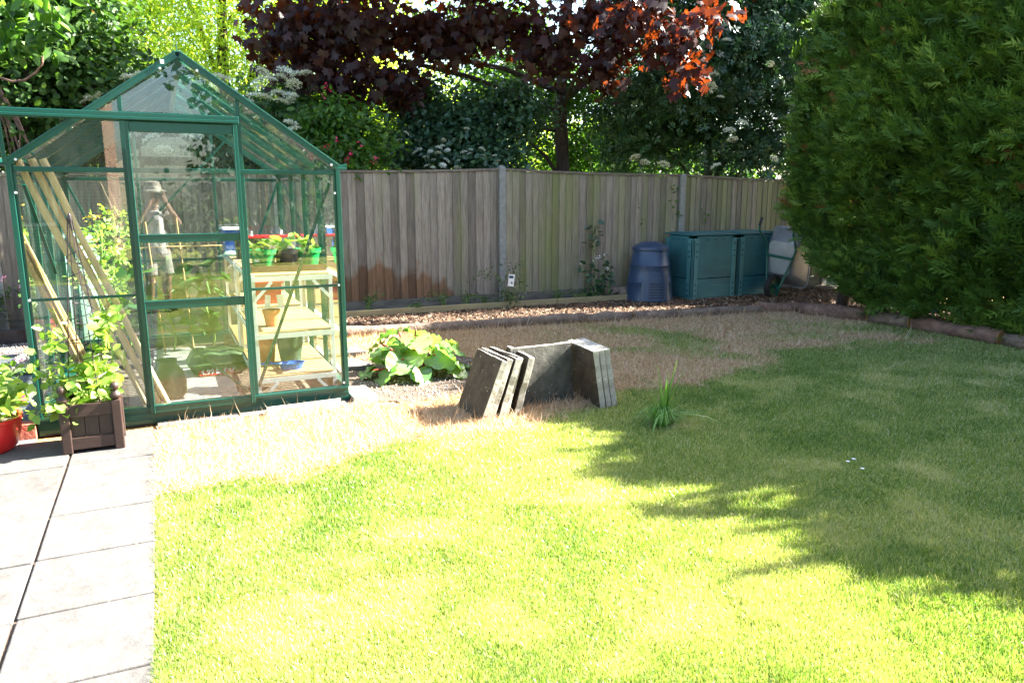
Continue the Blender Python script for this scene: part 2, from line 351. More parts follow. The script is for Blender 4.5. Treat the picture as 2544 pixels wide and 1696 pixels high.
L_['gravel'] = leafmat('gravel', [(0, (.13, .10, .08)), (.5, (.30, .25, .20)), (1, (.5, .46, .4))], 0, rough=.9, spec=.2)

# ------------------------------------------------------------------ ground
DRYX = [-9, -1.8, -1.26, -.55, .36, .92, 1.8, 2.94, 4.0, 5.6, 12]; DRYY = [-1.5, 3.45, 3.86, 4.34, 5.0, 5.65, 6.1, 7.2, 7.45, 7.9, 9]
def dry_mask(x, y):
    d = y-np.interp(x, DRYX, DRYY)
    d = d+(fnoise(x, y, 1.7)-.5)*.7+(fnoise(x, y, 6)-.5)*.35
    m = np.clip(d/.22+.35, 0, 1)
    # mossy green survivors inside the dead strip, mostly to the right
    moss = np.clip((fnoise(x+3, y+9, 1.3)-.50)*6, 0, 1)*np.clip((x-.2)/1.2, 0, 1)
    return m*(1-.85*moss)
def lawn_tone(x, y):
    n = fnoise(x, y, 1.1)*.55+fnoise(x+5, y, 3.6)*.45
    t = .39+np.clip((n-.46)*.7, -.12, .16)
    t += np.clip((fnoise(x+20, y+3, 2.6)-.6)*1.3, 0, .17)
    t += .5*fnoise(x, y, 5)*np.exp(-(((x-.66)/.13)**2+((y-2.42)/.09)**2))            # a worn patch
    return t
def lawn_mat():
    m, t, b = new_mat('lawn_ground'); setp(b, .9, 0, .2)
    a1 = nd(t, 'ShaderNodeAttribute', attribute_name='tone'); a2 = nd(t, 'ShaderNodeAttribute', attribute_name='dry')
    tc = nd(t, 'ShaderNodeTexCoord'); n = nd(t, 'ShaderNodeTexNoise'); n.inputs['Scale'].default_value = 60; n.inputs['Detail'].default_value = 6; t.links.new(tc.outputs['Object'], n.inputs['Vector'])
    ad = nd(t, 'ShaderNodeMath', operation='MULTIPLY_ADD'); ad.inputs[1].default_value = .55; t.links.new(n.outputs[0], ad.inputs[0]); t.links.new(a1.outputs['Fac'], ad.inputs[2])
    r = ramp(t, [(.2, (.05, .10, .014)), (.6, (.14, .19, .025)), (.85, (.28, .27, .05)), (1, (.40, .32, .15))], ad.outputs[0])
    r2 = ramp(t, [(.3, (.20, .12, .045)), (.7, (.42, .28, .13))], n.outputs[0])
    mx = nd(t, 'ShaderNodeMix', data_type='RGBA'); t.links.new(a2.outputs['Fac'], mx.inputs[0]); t.links.new(r.outputs[0], mx.inputs[6]); t.links.new(r2.outputs[0], mx.inputs[7])
    t.links.new(mx.outputs[2], b.inputs['Base Color'])
    bp = nd(t, 'ShaderNodeBump'); bp.inputs['Strength'].default_value = .8; bp.inputs['Distance'].default_value = .02
    t.links.new(n.outputs[0], bp.inputs['Height']); t.links.new(bp.outputs[0], b.inputs['Normal'])
    return m
M['lawn'] = lawn_mat()
M['far_ground'] = mat('rough_ground', (.05, .07, .02), .95, var=.4, scale=2, bump=.3)
g = MB(); g.add([(-150, -150, -.03), (150, -150, -.03), (150, 150, -.03), (-150, 150, -.03)], [(0, 1, 2, 3)])
tag(g.build('ground', M['far_ground']), kind='structure')
nx, ny = 190, 270; xs = np.linspace(-8, 11, nx); ys = np.linspace(-15, 12, ny)
XX, YY = np.meshgrid(xs, ys); vv = np.stack([XX, YY, np.full_like(XX, -.012)], -1).reshape(-1, 3)
idx = np.arange(nx*ny).reshape(ny, nx)
ff = np.stack([idx[:-1, :-1], idx[:-1, 1:], idx[1:, 1:], idx[1:, :-1]], -1).reshape(-1, 4)
me = bpy.data.meshes.new('lawn'); me.from_pydata(vv.tolist(), [], ff.tolist())
for an, av in (('tone', lawn_tone(vv[:, 0], vv[:, 1])), ('dry', dry_mask(vv[:, 0], vv[:, 1]))):
    at_ = me.attributes.new(an, 'FLOAT', 'POINT'); at_.data.foreach_set('value', av.astype(np.float32))
tag(link_mesh('lawn', me, M['lawn']), kind='structure')

def sheet(name, pts, z, m, jag=0.0):
    """a flat patch of ground with an uneven outline"""
    out = []
    k = len(pts)
    for i in range(k):
        p, q = np.array(pts[i]), np.array(pts[(i+1) % k]); n_ = max(1, int(np.linalg.norm(q-p)/.12)) if jag else 1
        for j in range(n_):
            r_ = p+(q-p)*j/n_; out.append((r_[0]+(random.random()-.5)*jag, r_[1]+(random.random()-.5)*jag, z))
    b = MB(); b.add(out, [tuple(range(len(out)))]); return tag(b.build(name, m), kind='structure')

# paved path: separate slabs with open joints, one surface
pv = MB()
def slab_cell(a0, a1, b0, b1):
    j = .0035; dz = (random.random()-.5)*.006; q = [(a0+j, b0+j), (a1-j, b0+j), (a1-j, b1-j), (a0+j, b1-j)]
    q = [(a+(random.random()-.5)*.006, b+(random.random()-.5)*.008) for a, b in q]
    pv.prism(q, -.05, dz, lambda p: gw(p.x, p.y, p.z))
colR = [-.125, -.66, -1.41, -1.89, -2.37, -2.85, -3.35, -3.95, -4.6, -5.2, -5.9, -6.5, -7.2, -7.9, -8.6, -9.4]
for b1, b0 in zip(colR, colR[1:]): slab_cell(.203, .655, b0, b1)
for c, (a0, a1) in enumerate([(-.26, .197), (-.86, -.26), (-1.46, -.86), (-2.06, -1.46)]):
    o_ = [-.125, -.67, -1.18, -1.90, -2.39, -3.0, -3.6, -4.2, -4.8, -5.4, -6.0, -6.8, -7.6, -8.4, -9.4]
    for b1, b0 in zip(o_, o_[1:]): slab_cell(a0, a1, b0+(c % 2)*.2*(b0 < -.2), b1+(c % 2)*.2*(b1 < -.2))
tag(pv.build('path', M['paving'], bevel=.006), kind='structure')
jt = MB(); jt.add([gw(-2.06, -9.4, -.0105), gw(.65, -9.4, -.0105), gw(.65, -.13, -.0105), gw(-2.06, -.13, -.0105)], [(0, 1, 2, 3)])
tag(jt.build('path_bedding', M['soil']), kind='structure')
# darker path and soil round and inside the greenhouse
M['tarmac'] = mat('dark_path', (.085, .085, .09), .9, var=.3, scale=12, bump=.3, bscale=80)
M['floor_soil'] = mat('dry_floor_soil', (.14, .10, .07), .95, var=.45, scale=14, bump=.6, bscale=50)
sheet('greenhouse_floor', [gw(*p)[:2] for p in [(.02, -.02), (1.93, -.02), (1.93, 2.8), (.02, 2.8)]], .004, M['floor_soil'])
sheet('side_path', [gw(*p)[:2] for p in [(-3.5, -.12), (-.02, -.12), (-.02, 3.05), (-3.5, 3.05)]], -.003, M['tarmac'])
aisle = MB()
for k in range(5): aisle.prism([(.62+random.random()*.01, .1+k*.5), (1.22, .1+k*.5), (1.22, .585+k*.5), (.62, .585+k*.5)], .0, .012, lambda p: gw(p.x, p.y, p.z))
tag(aisle.build('aisle_paving', M['concrete'], bevel=.004), kind='structure')

# far beds
FA = R(23.0); FP0 = np.array([-.141, 10.269]); FE = np.array([math.cos(FA), math.sin(FA)]); FN = np.array([-FE[1], FE[0]])
def fw(s, off=0.0, z=0.0):
    p = FP0+FE*s+FN*off; return Vector((p[0], p[1], z))
LOGLINE = [(-3.2, 7.25), (-1.74, 7.79), (.13, 8.48), (.86, 8.76), (1.46, 8.93), (3.29, 9.55), (3.85, 9.5), (4.3, 8.82), (4.58, 8.30), (5.06, 7.15), (5.7, 5.9)]
bed = [(p[0], p[1]) for p in LOGLINE]+[(7.5, 6.0), (6, 10), tuple(fw(5.9, -.03)[:2]), tuple(fw(-3.5, -.03)[:2])]
sheet('woodchip_bed', bed, .002, M['soil'])
sheet('rhubarb_bed', [(-1.7, 6.9), (-1.35, 5.75), (-1.1, 5.35), (-.75, 5.2), (-.42, 5.45), (-.3, 6.0), (-.38, 6.75), (-.8, 7.15), (-1.3, 7.2)], .0, M['soil'], jag=.09)
sheet('gravel_strip', [gw(*p)[:2] for p in [(-3.5, 3.05), (-.02, 3.05), (-.02, 3.6), (-3.5, 3.6)]], -.001, M['soil'])
sheet('fern_bed', [gw(*p)[:2] for p in [(-3.5, 3.6), (1.9, 3.6), (1.9, 4.3), (-3.5, 4.9)]], -.001, M['soil'])

# grass blades
def on_green(x, y):
    a, b = to_ab(x, y)
    on_path = (a < .655+.045*(fnoise(x, y, 9)-.5)) & (b < -.11)
    gh = (a > -.15) & (a < 2.0) & (b > -.12)
    left = (a < 0) & (b >= -.12)
    # log line
    ly = np.interp(x, [p[0] for p in LOGLINE[:7]], [p[1] for p in LOGLINE[:7]])
    far = (x < 3.85) & (y > ly-.05)
    rl = np.interp(y, [p[1] for p in LOGLINE[6:]][::-1], [p[0] for p in LOGLINE[6:]][::-1])
    far |= (x >= 3.0) & (x > rl-.05) & (y > 5.9)
    ex, ey = (x+.85)/.62, (y-6.15)/.95
    return ~(on_path | gh | left | far | (ex*ex+ey*ey < 1))
N = 1750000
r_ = np.exp(rng.uniform(np.log(1.75), np.log(11.5), N)); th_ = rng.uniform(R(-42), R(58), N)
gx, gy = r_*np.sin(th_), r_*np.cos(th_)
ok = on_green(gx, gy); gx, gy, r_ = gx[ok], gy[ok], r_[ok]
dm = dry_mask(gx, gy)
keep = rng.random(len(gx)) > dm*.93; x1, y1, r1 = gx[keep], gy[keep], r_[keep]; N1 = len(x1)
tone = lawn_tone(x1, y1)+rng.normal(0, .17, N1)+(rng.random(N1) < .10)*.4
hgt = (.015+.010*fnoise(x1, y1, 2.5)+.014*rng.random(N1)+.10*np.clip(fnoise(x1+40, y1+11, 4.5)-.66, 0, .25))*(1+.25*np.clip((r1-4)/6, 0, 1))
wid = .0014*(1+.28*np.clip(r1-2, 0, 9))
lean = rng.normal(0, .55, (N1, 3)); lean[:, 2] = 1
Yg = unit(lean); Xg = unit(np.cross(Yg, rng.normal(size=(N1, 3)))); Zg = np.cross(Xg, Yg)
pos = np.stack([x1, y1, np.full(N1, -.012)], 1)
go = scatter('grass', [(-1, 0, 0), (1, 0, 0), (.55, .6, .08), (0, 1, .28), (-.55, .6, .08)], [(0, 1, 2, 4), (4, 2, 3)], pos, Xg, Yg, Zg, np.stack([wid, hgt, hgt], 1), L_['grass'], attrs={'tone': np.clip(tone, 0, 1)})
tag(go, 'short mown green lawn grass, sunlit on the left and shaded on the right', 'grass', kind='stuff')
# dead straw-coloured grass
k2 = (rng.random(len(gx)) < dm*.8); x2, y2 = gx[k2], gy[k2]; N2 = len(x2); rr2 = r_[k2]
fl = rng.normal(0, 1.0, (N2, 3)); fl[:, 2] = np.abs(rng.normal(.35, .3, N2))
up = rng.random(N2) < .05; fl[up, :2] *= .35; fl[up, 2] = 1
Yd = unit(fl); Xd = unit(np.cross(Yd, rng.normal(size=(N2, 3)))); Zd = np.cross(Xd, Yd)
st_ = rng.random(N2) < .006; fl[st_, :2] *= .25; fl[st_, 2] = 1
Yd = unit(fl); Xd = unit(np.cross(Yd, rng.normal(size=(N2, 3)))); Zd = np.cross(Xd, Yd)
edge = np.clip(1-np.abs(y2-np.interp(x2, [p[0] for p in LOGLINE[:7]], [p[1] for p in LOGLINE[:7]]))/.5, 0, 1)
hd = rng.uniform(.035, .085, N2)*(1+.6*edge)*np.where(st_, 2.1, 1)
do = scatter('dry_grass', [(-1, 0, 0), (1, 0, 0), (.5, .6, .1), (0, 1, .35), (-.5, .6, .1)], [(0, 1, 2, 4), (4, 2, 3)], np.stack([x2, y2, np.full(N2, -.010)], 1), Xd, Yd, Zd, np.stack([.0013*(1+.2*np.clip(rr2-2, 0, 9)), hd, hd], 1), L_['dry'])
tag(do, 'dead straw-coloured grass in a strip between the lawn, the greenhouse and the logs', 'dead grass', kind='stuff')

# wood chips on the far bed
def inpoly(x, y, poly):
    c = np.zeros(len(x), bool); k = len(poly)
    for i in range(k):
        x0, y0 = poly[i]; x3, y3 = poly[i-1]
        with np.errstate(divide='ignore', invalid='ignore'):
            c ^= ((y0 > y) != (y3 > y)) & (x < (x3-x0)*(y-y0)/(y3-y0+1e-12)+x0)
    return c
cx, cy = rng.uniform(-2.8, 6.5, 90000), rng.uniform(7.2, 12, 90000)
D0, D1 = np.array([-3.1, 8.60]), np.array([1.74, 10.69]); du = (D1-D0)/np.linalg.norm(D1-D0)
ins = inpoly(cx, cy, bed) & ~(((cx-D0[0])*-du[1]+(cy-D0[1])*du[0] > .0) & (cx < 1.75)); cx, cy = cx[ins], cy[ins]; n3 = len(cx)
nz = rng.normal(0, .45, (n3, 3)); nz[:, 2] = 1; Xc, Yc, Zc = frames(nz)
sc = np.stack([rng.uniform(.006, .016, n3), rng.uniform(.018, .055, n3), np.full(n3, .01)], 1)
ch = scatter('wood_chips', [(-.5, -.5, 0), (.5, -.4, .2), (.45, .5, 0), (-.4, .45, .3)], [(0, 1, 2, 3)], np.stack([cx, cy, rng.uniform(.004, .022, n3)], 1), Xc, Yc, Zc, sc, L_['chip'])
tag(ch, 'brown wood chips mulching the bed before the fence', 'wood chips', kind='stuff')
def pebbles(name, poly, n, z, smin, smax, m, label, cat):
    pl = np.array(poly); x, y = rng.uniform(pl[:, 0].min(), pl[:, 0].max(), n), rng.uniform(pl[:, 1].min(), pl[:, 1].max(), n)
    k = inpoly(x, y, poly); x, y = x[k], y[k]; q = len(x)
    Xp, Yp, Zp = frames(rng.normal(size=(q, 3)))
    ov = [(0, 0, 1), (1, 0, 0), (0, 1, 0), (-1, 0, 0), (0, -1, 0), (0, 0, -1)]
    of = [(0, 1, 2), (0, 2, 3), (0, 3, 4), (0, 4, 1), (5, 2, 1), (5, 3, 2), (5, 4, 3), (5, 1, 4)]
    s = rng.uniform(smin, smax, (q, 3))
    return tag(scatter(name, ov, of, np.stack([x, y, np.full(q, z)], 1), Xp, Yp, Zp, s, m), label, cat, kind='stuff')
pebbles('gravel', [tuple(gw(*p)[:2]) for p in [(-2.2, 3.05), (-.02, 3.05), (-.02, 3.6), (-2.2, 3.6)]], 4000, .0, .006, .016, L_['gravel'], 'pale gravel along the dark side path left of the greenhouse', 'gravel')
pebbles('stones', [(-1.6, 6.8), (-1.2, 5.7), (-.75, 5.25), (-.42, 5.45), (-.35, 6.7), (-.9, 7.1)], 1600, .002, .004, .013, L_['gravel'], 'small stones in the soil around the rhubarb', 'stones')
pebbles('bark_litter', [tuple(gw(*p)[:2]) for p in [(-.55, 2.0), (-.04, 1.9), (-.04, 2.95), (-.5, 2.95)]], 1500, .02, .008, .03, L_['gravel'], 'loose heap of pale gravel beside the greenhouse left wall', 'gravel')

# ------------------------------------------------------------------ fence
fence = thing('closeboard_fence', 'tall weathered grey closeboard fence with concrete posts along the garden end', 'fence', fw(0), FA)
TOPS = ([-12, -5.8, -2.93, 0, 2.93, 6], [1.70, 1.72, 1.79, 1.845, 1.80, 1.72])
def ftop(s): return float(np.interp(s, *TOPS))-.018*math.sin(math.pi*((s/2.93) % 1))
for k in range(-4, 3):
    b = MB(); s0 = 2.93*k
    if k < 2:
        x = s0+.055
        fb = MB(); rn = []; alg = []; stn = []
        while x < s0+2.875:
            wd = min(.105+random.uniform(-.012, .012), s0+2.885-x)
            if wd < .03: break
            zt = ftop(x+wd/2)-.03+random.uniform(-.004, .004); zb = .155+random.uniform(-.006, .006)
            tl = random.uniform(-.004, .004); y0 = -.012+random.uniform(-.002, .002)
            q = [(x, y0-.010, zb), (x+wd+.012, y0+.004, zb), (x+wd+.012, y0+.010, zb), (x, y0+.012, zb)]
            vs = q+[(p[0]+tl, p[1], zt) for p in q]
            fb.add(vs, [(0, 1, 2, 3), (7, 6, 5, 4), (0, 4, 5, 1), (1, 5, 6, 2), (2, 6, 7, 3), (3, 7, 4, 0)])
            rv = random.random(); rn += [rv]*8
            al = {0: .16, -1: .0, 1: .20}.get(k, -.03)+random.uniform(-.12, .12)
            if k == 0: al += .10*math.exp(-((x-.6)/.7)**2)
            alg += [al]*8
            sv = max(0, min(1, (x+2.75)/.4))*max(.0, min(1, (-.55-x)/.55))*random.uniform(.86, 1.0) if k == -1 else 0.0
            stn += [sv]*8; x += wd-.002
        pn = fb.build('fence_panel', M['fence'], fence)
        for an, av in (('rnd', rn), ('algae', alg), ('stain', stn)):
            at_ = pn.data.attributes.new(an, 'FLOAT', 'POINT'); at_.data.foreach_set('value', av)
        cp = MB(); n_ = 12
        for i in range(n_):
            sa, sb = s0+.05+2.83*i/n_, s0+.05+2.83*(i+1)/n_
            cp.bar((sa, -.005, ftop(sa)-.012), (sb, -.005, ftop(sb)-.012), .06, .028)
        cp.build('capping_rail', M['rail'], fence)
        gb = MB(); gb.box((s0+1.465, .0, .075), (2.82, .03, .15)); gb.build('gravel_board', M['gravelboard'], fence, bevel=.003)
        rl = MB()
        for zz in (.4, 1.0, 1.55): rl.box((s0+1.465, .035, zz), (2.82, .04, .08))
        rl.build('back_rail', M['rail'], fence)
    pz = ftop(s0)+(.035 if k == 0 else .005)
    b.lathe([(.066, -.3), (.066, pz-.03), (.045, pz)], 4, (s0, 0, 0)); po = b.build('fence_post', M['post'], fence, bevel=.006)
    po.data.transform(Matrix.Translation((s0, 0, 0)) @ Matrix.Rotation(R(45), 4, 'Z') @ Matrix.Translation((-s0, 0, 0)))

# decking edging boards and logs
def plank(name, p0, p1, z0, z1, th, m, label, cat, group=None):
    p0, p1 = Vector((*p0, 0)), Vector((*p1, 0)); L = (p1-p0).length
    r = thing(name, label, cat, p0, math.atan2((p1-p0).y, (p1-p0).x), group)
    b = MB(); nr = 4; hh = (z1-z0)
    b.box((L/2, .0, (z0+z1)/2), (L, th, hh))
    for i in range(nr): b.box((L/2, -th/2-.0015, z0+hh*(i+.5)/nr), (L-.004, .003, hh/nr*.6))
    b.build('board', m, r, bevel=.002); return r
mid = D0+du*4.05
plank('decking_edging', D0, mid-du*.005, -.02, .085, .03, M['deck'], 'ribbed timber edging board running out from behind the greenhouse', 'edging board', 'timber edging of the fence border')
plank('decking_edging', mid+du*.005, D1, -.02, .085, .03, M['deck'], 'ribbed timber edging board ending at the dark compost bin', 'edging board', 'timber edging of the fence border')
def log(p0, p1, rad, m, label, knob=False, bend=.02, z=None, rough=.18):
    p0, p1 = np.array(p0, float), np.array(p1, float); L = np.linalg.norm(p1-p0); d = (p1-p0)/L; n_ = max(6, int(L/.12))
    r = thing('log', label, 'log', (p0[0], p0[1], 0), group='logs edging the lawn')
    pts = []; rs = []; ph = random.random()*6
    for i in range(n_+1):
        t = i/n_; o_ = math.sin(t*3.1+ph)*bend
        pts.append((d[0]*L*t-d[1]*o_, d[1]*L*t+d[0]*o_, (rad*.82 if z is None else z)+.006*math.sin(t*9+ph)))
        rs.append(rad*(1+.10*math.sin(t*7+ph)+.06*random.uniform(-1, 1))*(1+(.35*math.exp(-((t-.7)/.12)**2) if knob else 0)))
    b = MB(); b.tube(pts, rs, 14, jit=rough); b.build('bark', m, r, smooth='all')
    for q, sgn, rr in ((pts[0], -1, rs[0]), (pts[-1], 1, rs[-1])):
        e = MB(); c = Vector(q)+Vector((d[0], d[1], 0))*sgn*.004; e.tube([c-Vector((d[0], d[1], 0))*.003, c+Vector((d[0], d[1], 0))*.003], rr*.88, 12)
        e.build('cut_end', M['cutwood'], r)
    return r
log((-2.9, 7.36), (.86, 8.75), .06, M['bark'], 'long slim barked log bordering the chips behind the rhubarb', bend=.03)
log((.88, 8.76), (1.45, 8.90), .06, M['bark'], 'short grey-brown log between the long slim log and the dark straight log')
log((1.48, 8.92), (3.22, 9.52), .055, M['bark'], 'dark straight log in front of the compost bins')
log((3.2, 9.60), (3.95, 9.60), .065, M['bark_red'], 'reddish stripped log at the corner below the wheelbarrow')
log((3.72, 9.42), (4.28, 8.86), .085, M['bark_red'], 'thick smooth log curving round the corner to the hedge')
log((4.30, 8.80), (4.56, 8.36), .08, M['bark'], 'short knobbly log between the thick smooth log and the long brown log', knob=True)
log((4.57, 8.32), (4.98, 7.42), .08, M['bark_red'], 'long brown log at the foot of the hedge')
log((4.99, 7.36), (5.4, 6.45), .075, M['bark'], 'last log at the right edge of the photo under the hedge')
lg = log((1.18, 10.98), (1.82, 10.72), .095, M['bark'], 'fat rough-barked log lying beside the dark round compost bin', z=.08, rough=.3)
lg['group'] = ''; del lg['group']
b = MB(); b.prism([(0, 0), (.9, -.06), (.95, .02), (.1, .1)], 0, .03); pk = b.build('bark_slab', M['bark_red'], None, bevel=.006); pk.location = (3.1, 9.78, .012); pk.rotation_euler = (0, 0, R(5))
tag(pk, 'flat reddish slab of bark lying on the chips below the wheelbarrow', 'bark slab')

# ------------------------------------------------------------------ greenhouse
GW_, GL, HE, HR = 1.93, 2.80, 1.66, 2.335
def rz_(a): return HE+(HR-HE)*(1-abs(a-GW_/2)/(GW_/2))
gh = thing('greenhouse', 'dark green framed glass greenhouse with a sliding door and pitched roof', 'greenhouse', gw(0, 0), TH)
b = MB()
b.box((GW_/2, .02, .05), (GW_+.02, .05, .10)); b.box((GW_/2, GL-.02, .05), (GW_+.02, .05, .10))
b.box((.015, GL/2, .05), (.05, GL-.09, .10)); b.box((GW_-.015, GL/2, .05), (.05, GL-.09, .10))
for zz in (.035, .07): b.box((GW_/2, -.0065, zz), (GW_+.02, .003, .006))
b.build('base_plinth', M['teal'], gh, bevel=.004)
b = MB()
b.box((GW_/2, .0, .112), (GW_+.01, .06, .022)); b.box((GW_/2, GL, .112), (GW_+.01, .05, .02))
b.box((0, GL/2, .1115), (.045, GL-.06, .02)); b.box((GW_, GL/2, .1115), (.045, GL-.06, .02))
b.build('sill', M['teal'], gh, bevel=.003)
for a_, s_ in ((0, 1), (GW_, -1)):
    for b_, t_ in ((0, 1), (GL, -1)):
        c = MB(); c.box((a_+s_*.006, b_, HE/2+.062), (.03, .05, HE-.124)); c.box((a_+s_*.028, b_+t_*.008, HE/2+.062), (.016, .03, HE-.126))
        c.build('corner_post', M['teal'], gh, bevel=.003)
    g_ = MB(); g_.box((a_-s_*.018, GL/2, HE+.006), (.075, GL+.05, .018)); g_.box((a_-s_*.052, GL/2, HE+.026), (.008, GL+.05, .03)); g_.box((a_+s_*.012, GL/2, HE+.026), (.012, GL+.04, .045))
    g_.build('gutter', M['teal'], gh, bevel=.003)
for b_, sg in ((-.004, -1), (GL+.004, 1)):
    for a_ in (0, GW_):
        r_b = MB(); d_ = Vector((GW_/2-a_, 0, HR-HE)).normalized()
        r_b.bar((a_, b_, HE+.012), (GW_/2-.012*(1 if a_ == 0 else -1), b_, HR+.004), .05, .042, (0, 0, 1))
        r_b.bar((a_, b_+sg*.027, HE+.030), (GW_/2-.012*(1 if a_ == 0 else -1), b_+sg*.027, HR+.022), .004, .012, (0, 0, 1))
        r_b.build('rafter', M['teal'], gh, bevel=.003)
    gp = MB(); gp.prism([(-.17, -.135), (.17, -.135), (.0, -.012)], -.004, .004, lambda p: Vector((GW_/2+p.x*.62, b_-sg*.027+p.z, HR-.012+p.y*.72)))
    gp.build('apex_plate', M['teal'], gh)
    eb = MB(); eb.box((GW_/2, -.002 if sg < 0 else GL+.002, 1.637), (GW_-.06, .026, .030)); eb.build('eaves_bar', M['teal'], gh, bevel=.003)
rb = MB(); rb.box((GW_/2, GL/2, HR-.03), (.035, GL-.05, .075)); rb.box((GW_/2, GL/2, HR+.022), (.06, GL+.04, .010)); rb.box((GW_/2, .01, HR+.05), (.006, .012, .045))
rb.build('ridge_bar', M['teal'], gh, bevel=.003)
bars_b = [.70, 1.34, 2.02]
for b_ in bars_b:
    for a_, s_ in ((0, 1), (GW_, -1)):
        c = MB(); c.box((a_+s_*.012, b_, HE/2+.06), (.034, .024, HE-.125)); c.build('wall_bar', M['teal'], gh, bevel=.002)
        c = MB(); c.bar((a_+s_*.01, b_, HE+.015), (GW_/2-s_*.02, b_, HR-.012), .024, .036); c.build('roof_bar', M['teal'], gh, bevel=.002)
for b_ in (0.0, GL):
    for a_ in (.618, 1.297):
        c = MB(); top = rz_(a_)-.012
        c.box((a_, b_+(.004 if b_ == 0 else -.004), (top+.124)/2), (.026, .036, top-.124))
        c.build('gable_bar', M['teal'], gh, bevel=.002)
for a0, a1, b_ in ((.03, .604, .002), (1.311, 1.90, .002)):
    c = MB(); c.box(((a0+a1)/2, b_, .858), (a1-a0, .016, .018)); c.build('mid_bar', M['teal'], gh, bevel=.002)
c = MB(); c.box((GW_/2, GL-.003, .858), (GW_-.08, .016, .018)); c.build('mid_bar', M['teal'], gh)
for p0, p1 in (((1.895, .028, 1.625), (1.318, .028, .17)), ((1.446, GL-.03, 2.03), (.655, GL-.03, 1.2)), ((1.90, GL-.03, 1.6), (1.62, GL-.03, .9)), ((.03, GL-.03, 1.6), (.3, GL-.03, .9)),
               ((.03, .3, 1.55), (.03, 1.32, .9)), ((.03, .72, 1.56), (.03, .05, 1.60))):
    c = MB(); c.bar(p0, p1, .022, .012, (0, 1, 0)); c.build('brace', M['teal'], gh, bevel=.002)
for p in ((.86, -.033, HR-.085), (1.07, -.033, HR-.085), (.05, -.033, HE+.03), (1.88, -.033, HE+.03), (1.895, -.03, 1.5), (1.895, -.03, .862), (.03, -.03, .862), (.03, -.03, 1.5), (1.90, -.028, .15)):
    bl = MB(); bl.tube([Vector(p), Vector(p)+Vector((0, -.006, 0))], .008, 8)
    bl.build('bolt_head', M['alu'], gh)
tg = MB(); tg.box((.875, -.034, HR-.045), (.022, .003, .024)); tg.build('sticker', M['white'], gh)
def pane(poly, f, name='glass_pane', par=None):
    c = MB(); c.prism(poly, -.0015, .0015, f); return c.build(name, M['glass'], par or gh)
def rect(a0, b0, a1, b1): return [(a0, b0), (a1, b0), (a1, b1), (a0, b1)]
fF = lambda p: Vector((p.x, -.004+p.z, p.y)); fB = lambda p: Vector((p.x, GL+.004-p.z, p.y))
for f in (fF, fB):
    for a0, a1 in ((.03, .607), (1.309, 1.90)):
        pane(rect(a0, .124, a1, .850), f); pane(rect(a0, .867, a1, 1.622), f)
    pane([(.05, 1.654), (.607, 1.654), (.607, rz_(.607)-.022)], f); pane([(1.309, 1.654), (1.88, 1.654), (1.309, rz_(1.309)-.022)], f)
pane([(.631, 1.99), (1.284, 1.99), (1.284, rz_(1.284)-.022), (GW_/2, HR-.03), (.631, rz_(.631)-.022)], fF)
pane([(.631, .124), (1.284, .124), (1.284, 1.62), (.631, 1.62)], fB)
pane([(.631, 1.654), (1.284, 1.654), (1.284, rz_(1.284)-.022), (GW_/2, HR-.03), (.631, rz_(.631)-.022)], fB)
bs = [.027]+bars_b+[GL-.027]
for i in range(4):
    q0, q1 = bs[i]+.013, bs[i+1]-.013
    for a_ in (-.002, GW_+.002):
        pane(rect(q0, .124, q1, HE-.02), lambda p, a_=a_: Vector((a_+p.z, p.x, p.y)), 'side_pane')
    for a_, s_ in ((0, 1), (GW_, -1)):
        e0 = Vector((a_, 0, HE+.02)); dv = Vector((GW_/2-s_*.03-a_, 0, HR+.012-HE-.02)); Lr = dv.length; dv.normalize(); nv = Vector((-s_*(HR-HE), 0, GW_/2)).normalized()
        pane(rect(q0, .02, q1, Lr), lambda p, e0=e0, dv=dv, nv=nv: e0+dv*p.y+Vector((0, p.x, 0))+nv*p.z, 'roof_pane')
# sliding door, its rail and the rail's stay
dr = MB()
dY = -.045
for a_ in (.642, 1.268): dr.box((a_, dY, 1.005), (.028, .022, 1.845)); dr.box((a_+(.010 if a_ < 1 else -.010), dY-.014, 1.005), (.006, .008, 1.845))
for z0, z1 in ((1.868, 1.93), (1.190, 1.243), (.765, .822), (.083, .134)): dr.box((.955, dY, (z0+z1)/2), (.596, .018, z1-z0)); dr.box((.955, dY-.010, z1-.004), (.596, .004, .004))
door = dr.build('sliding_door', M['teal'], gh, bevel=.002)
fD = lambda p: Vector((p.x, dY+p.z, p.y))
for z0, z1 in ((1.245, 1.866), (.824, 1.188), (.136, .763)): pane(rect(.657, z0, 1.253, z1), fD, 'door_pane', door)
c = MB(); c.bar((.66, dY+.017, .745), (1.25, dY+.017, .15), .018, .008, (0, 1, 0)); c.build('door_brace', M['teal'], door)
c = MB(); c.box((.63, -.05, 1.967), (1.33, .03, .028)); c.box((.63, -.066, 1.945), (1.33, .006, .018)); c.box((.63, -.038, 1.942), (1.33, .012, .022)); c.build('door_rail', M['teal'], gh, bevel=.003)
c = MB(); c.bar((-.012, -.04, 1.955), (-.006, -.028, 1.67), .022, .012, (0, 1, 0)); c.build('rail_stay', M['teal'], gh, bevel=.002)

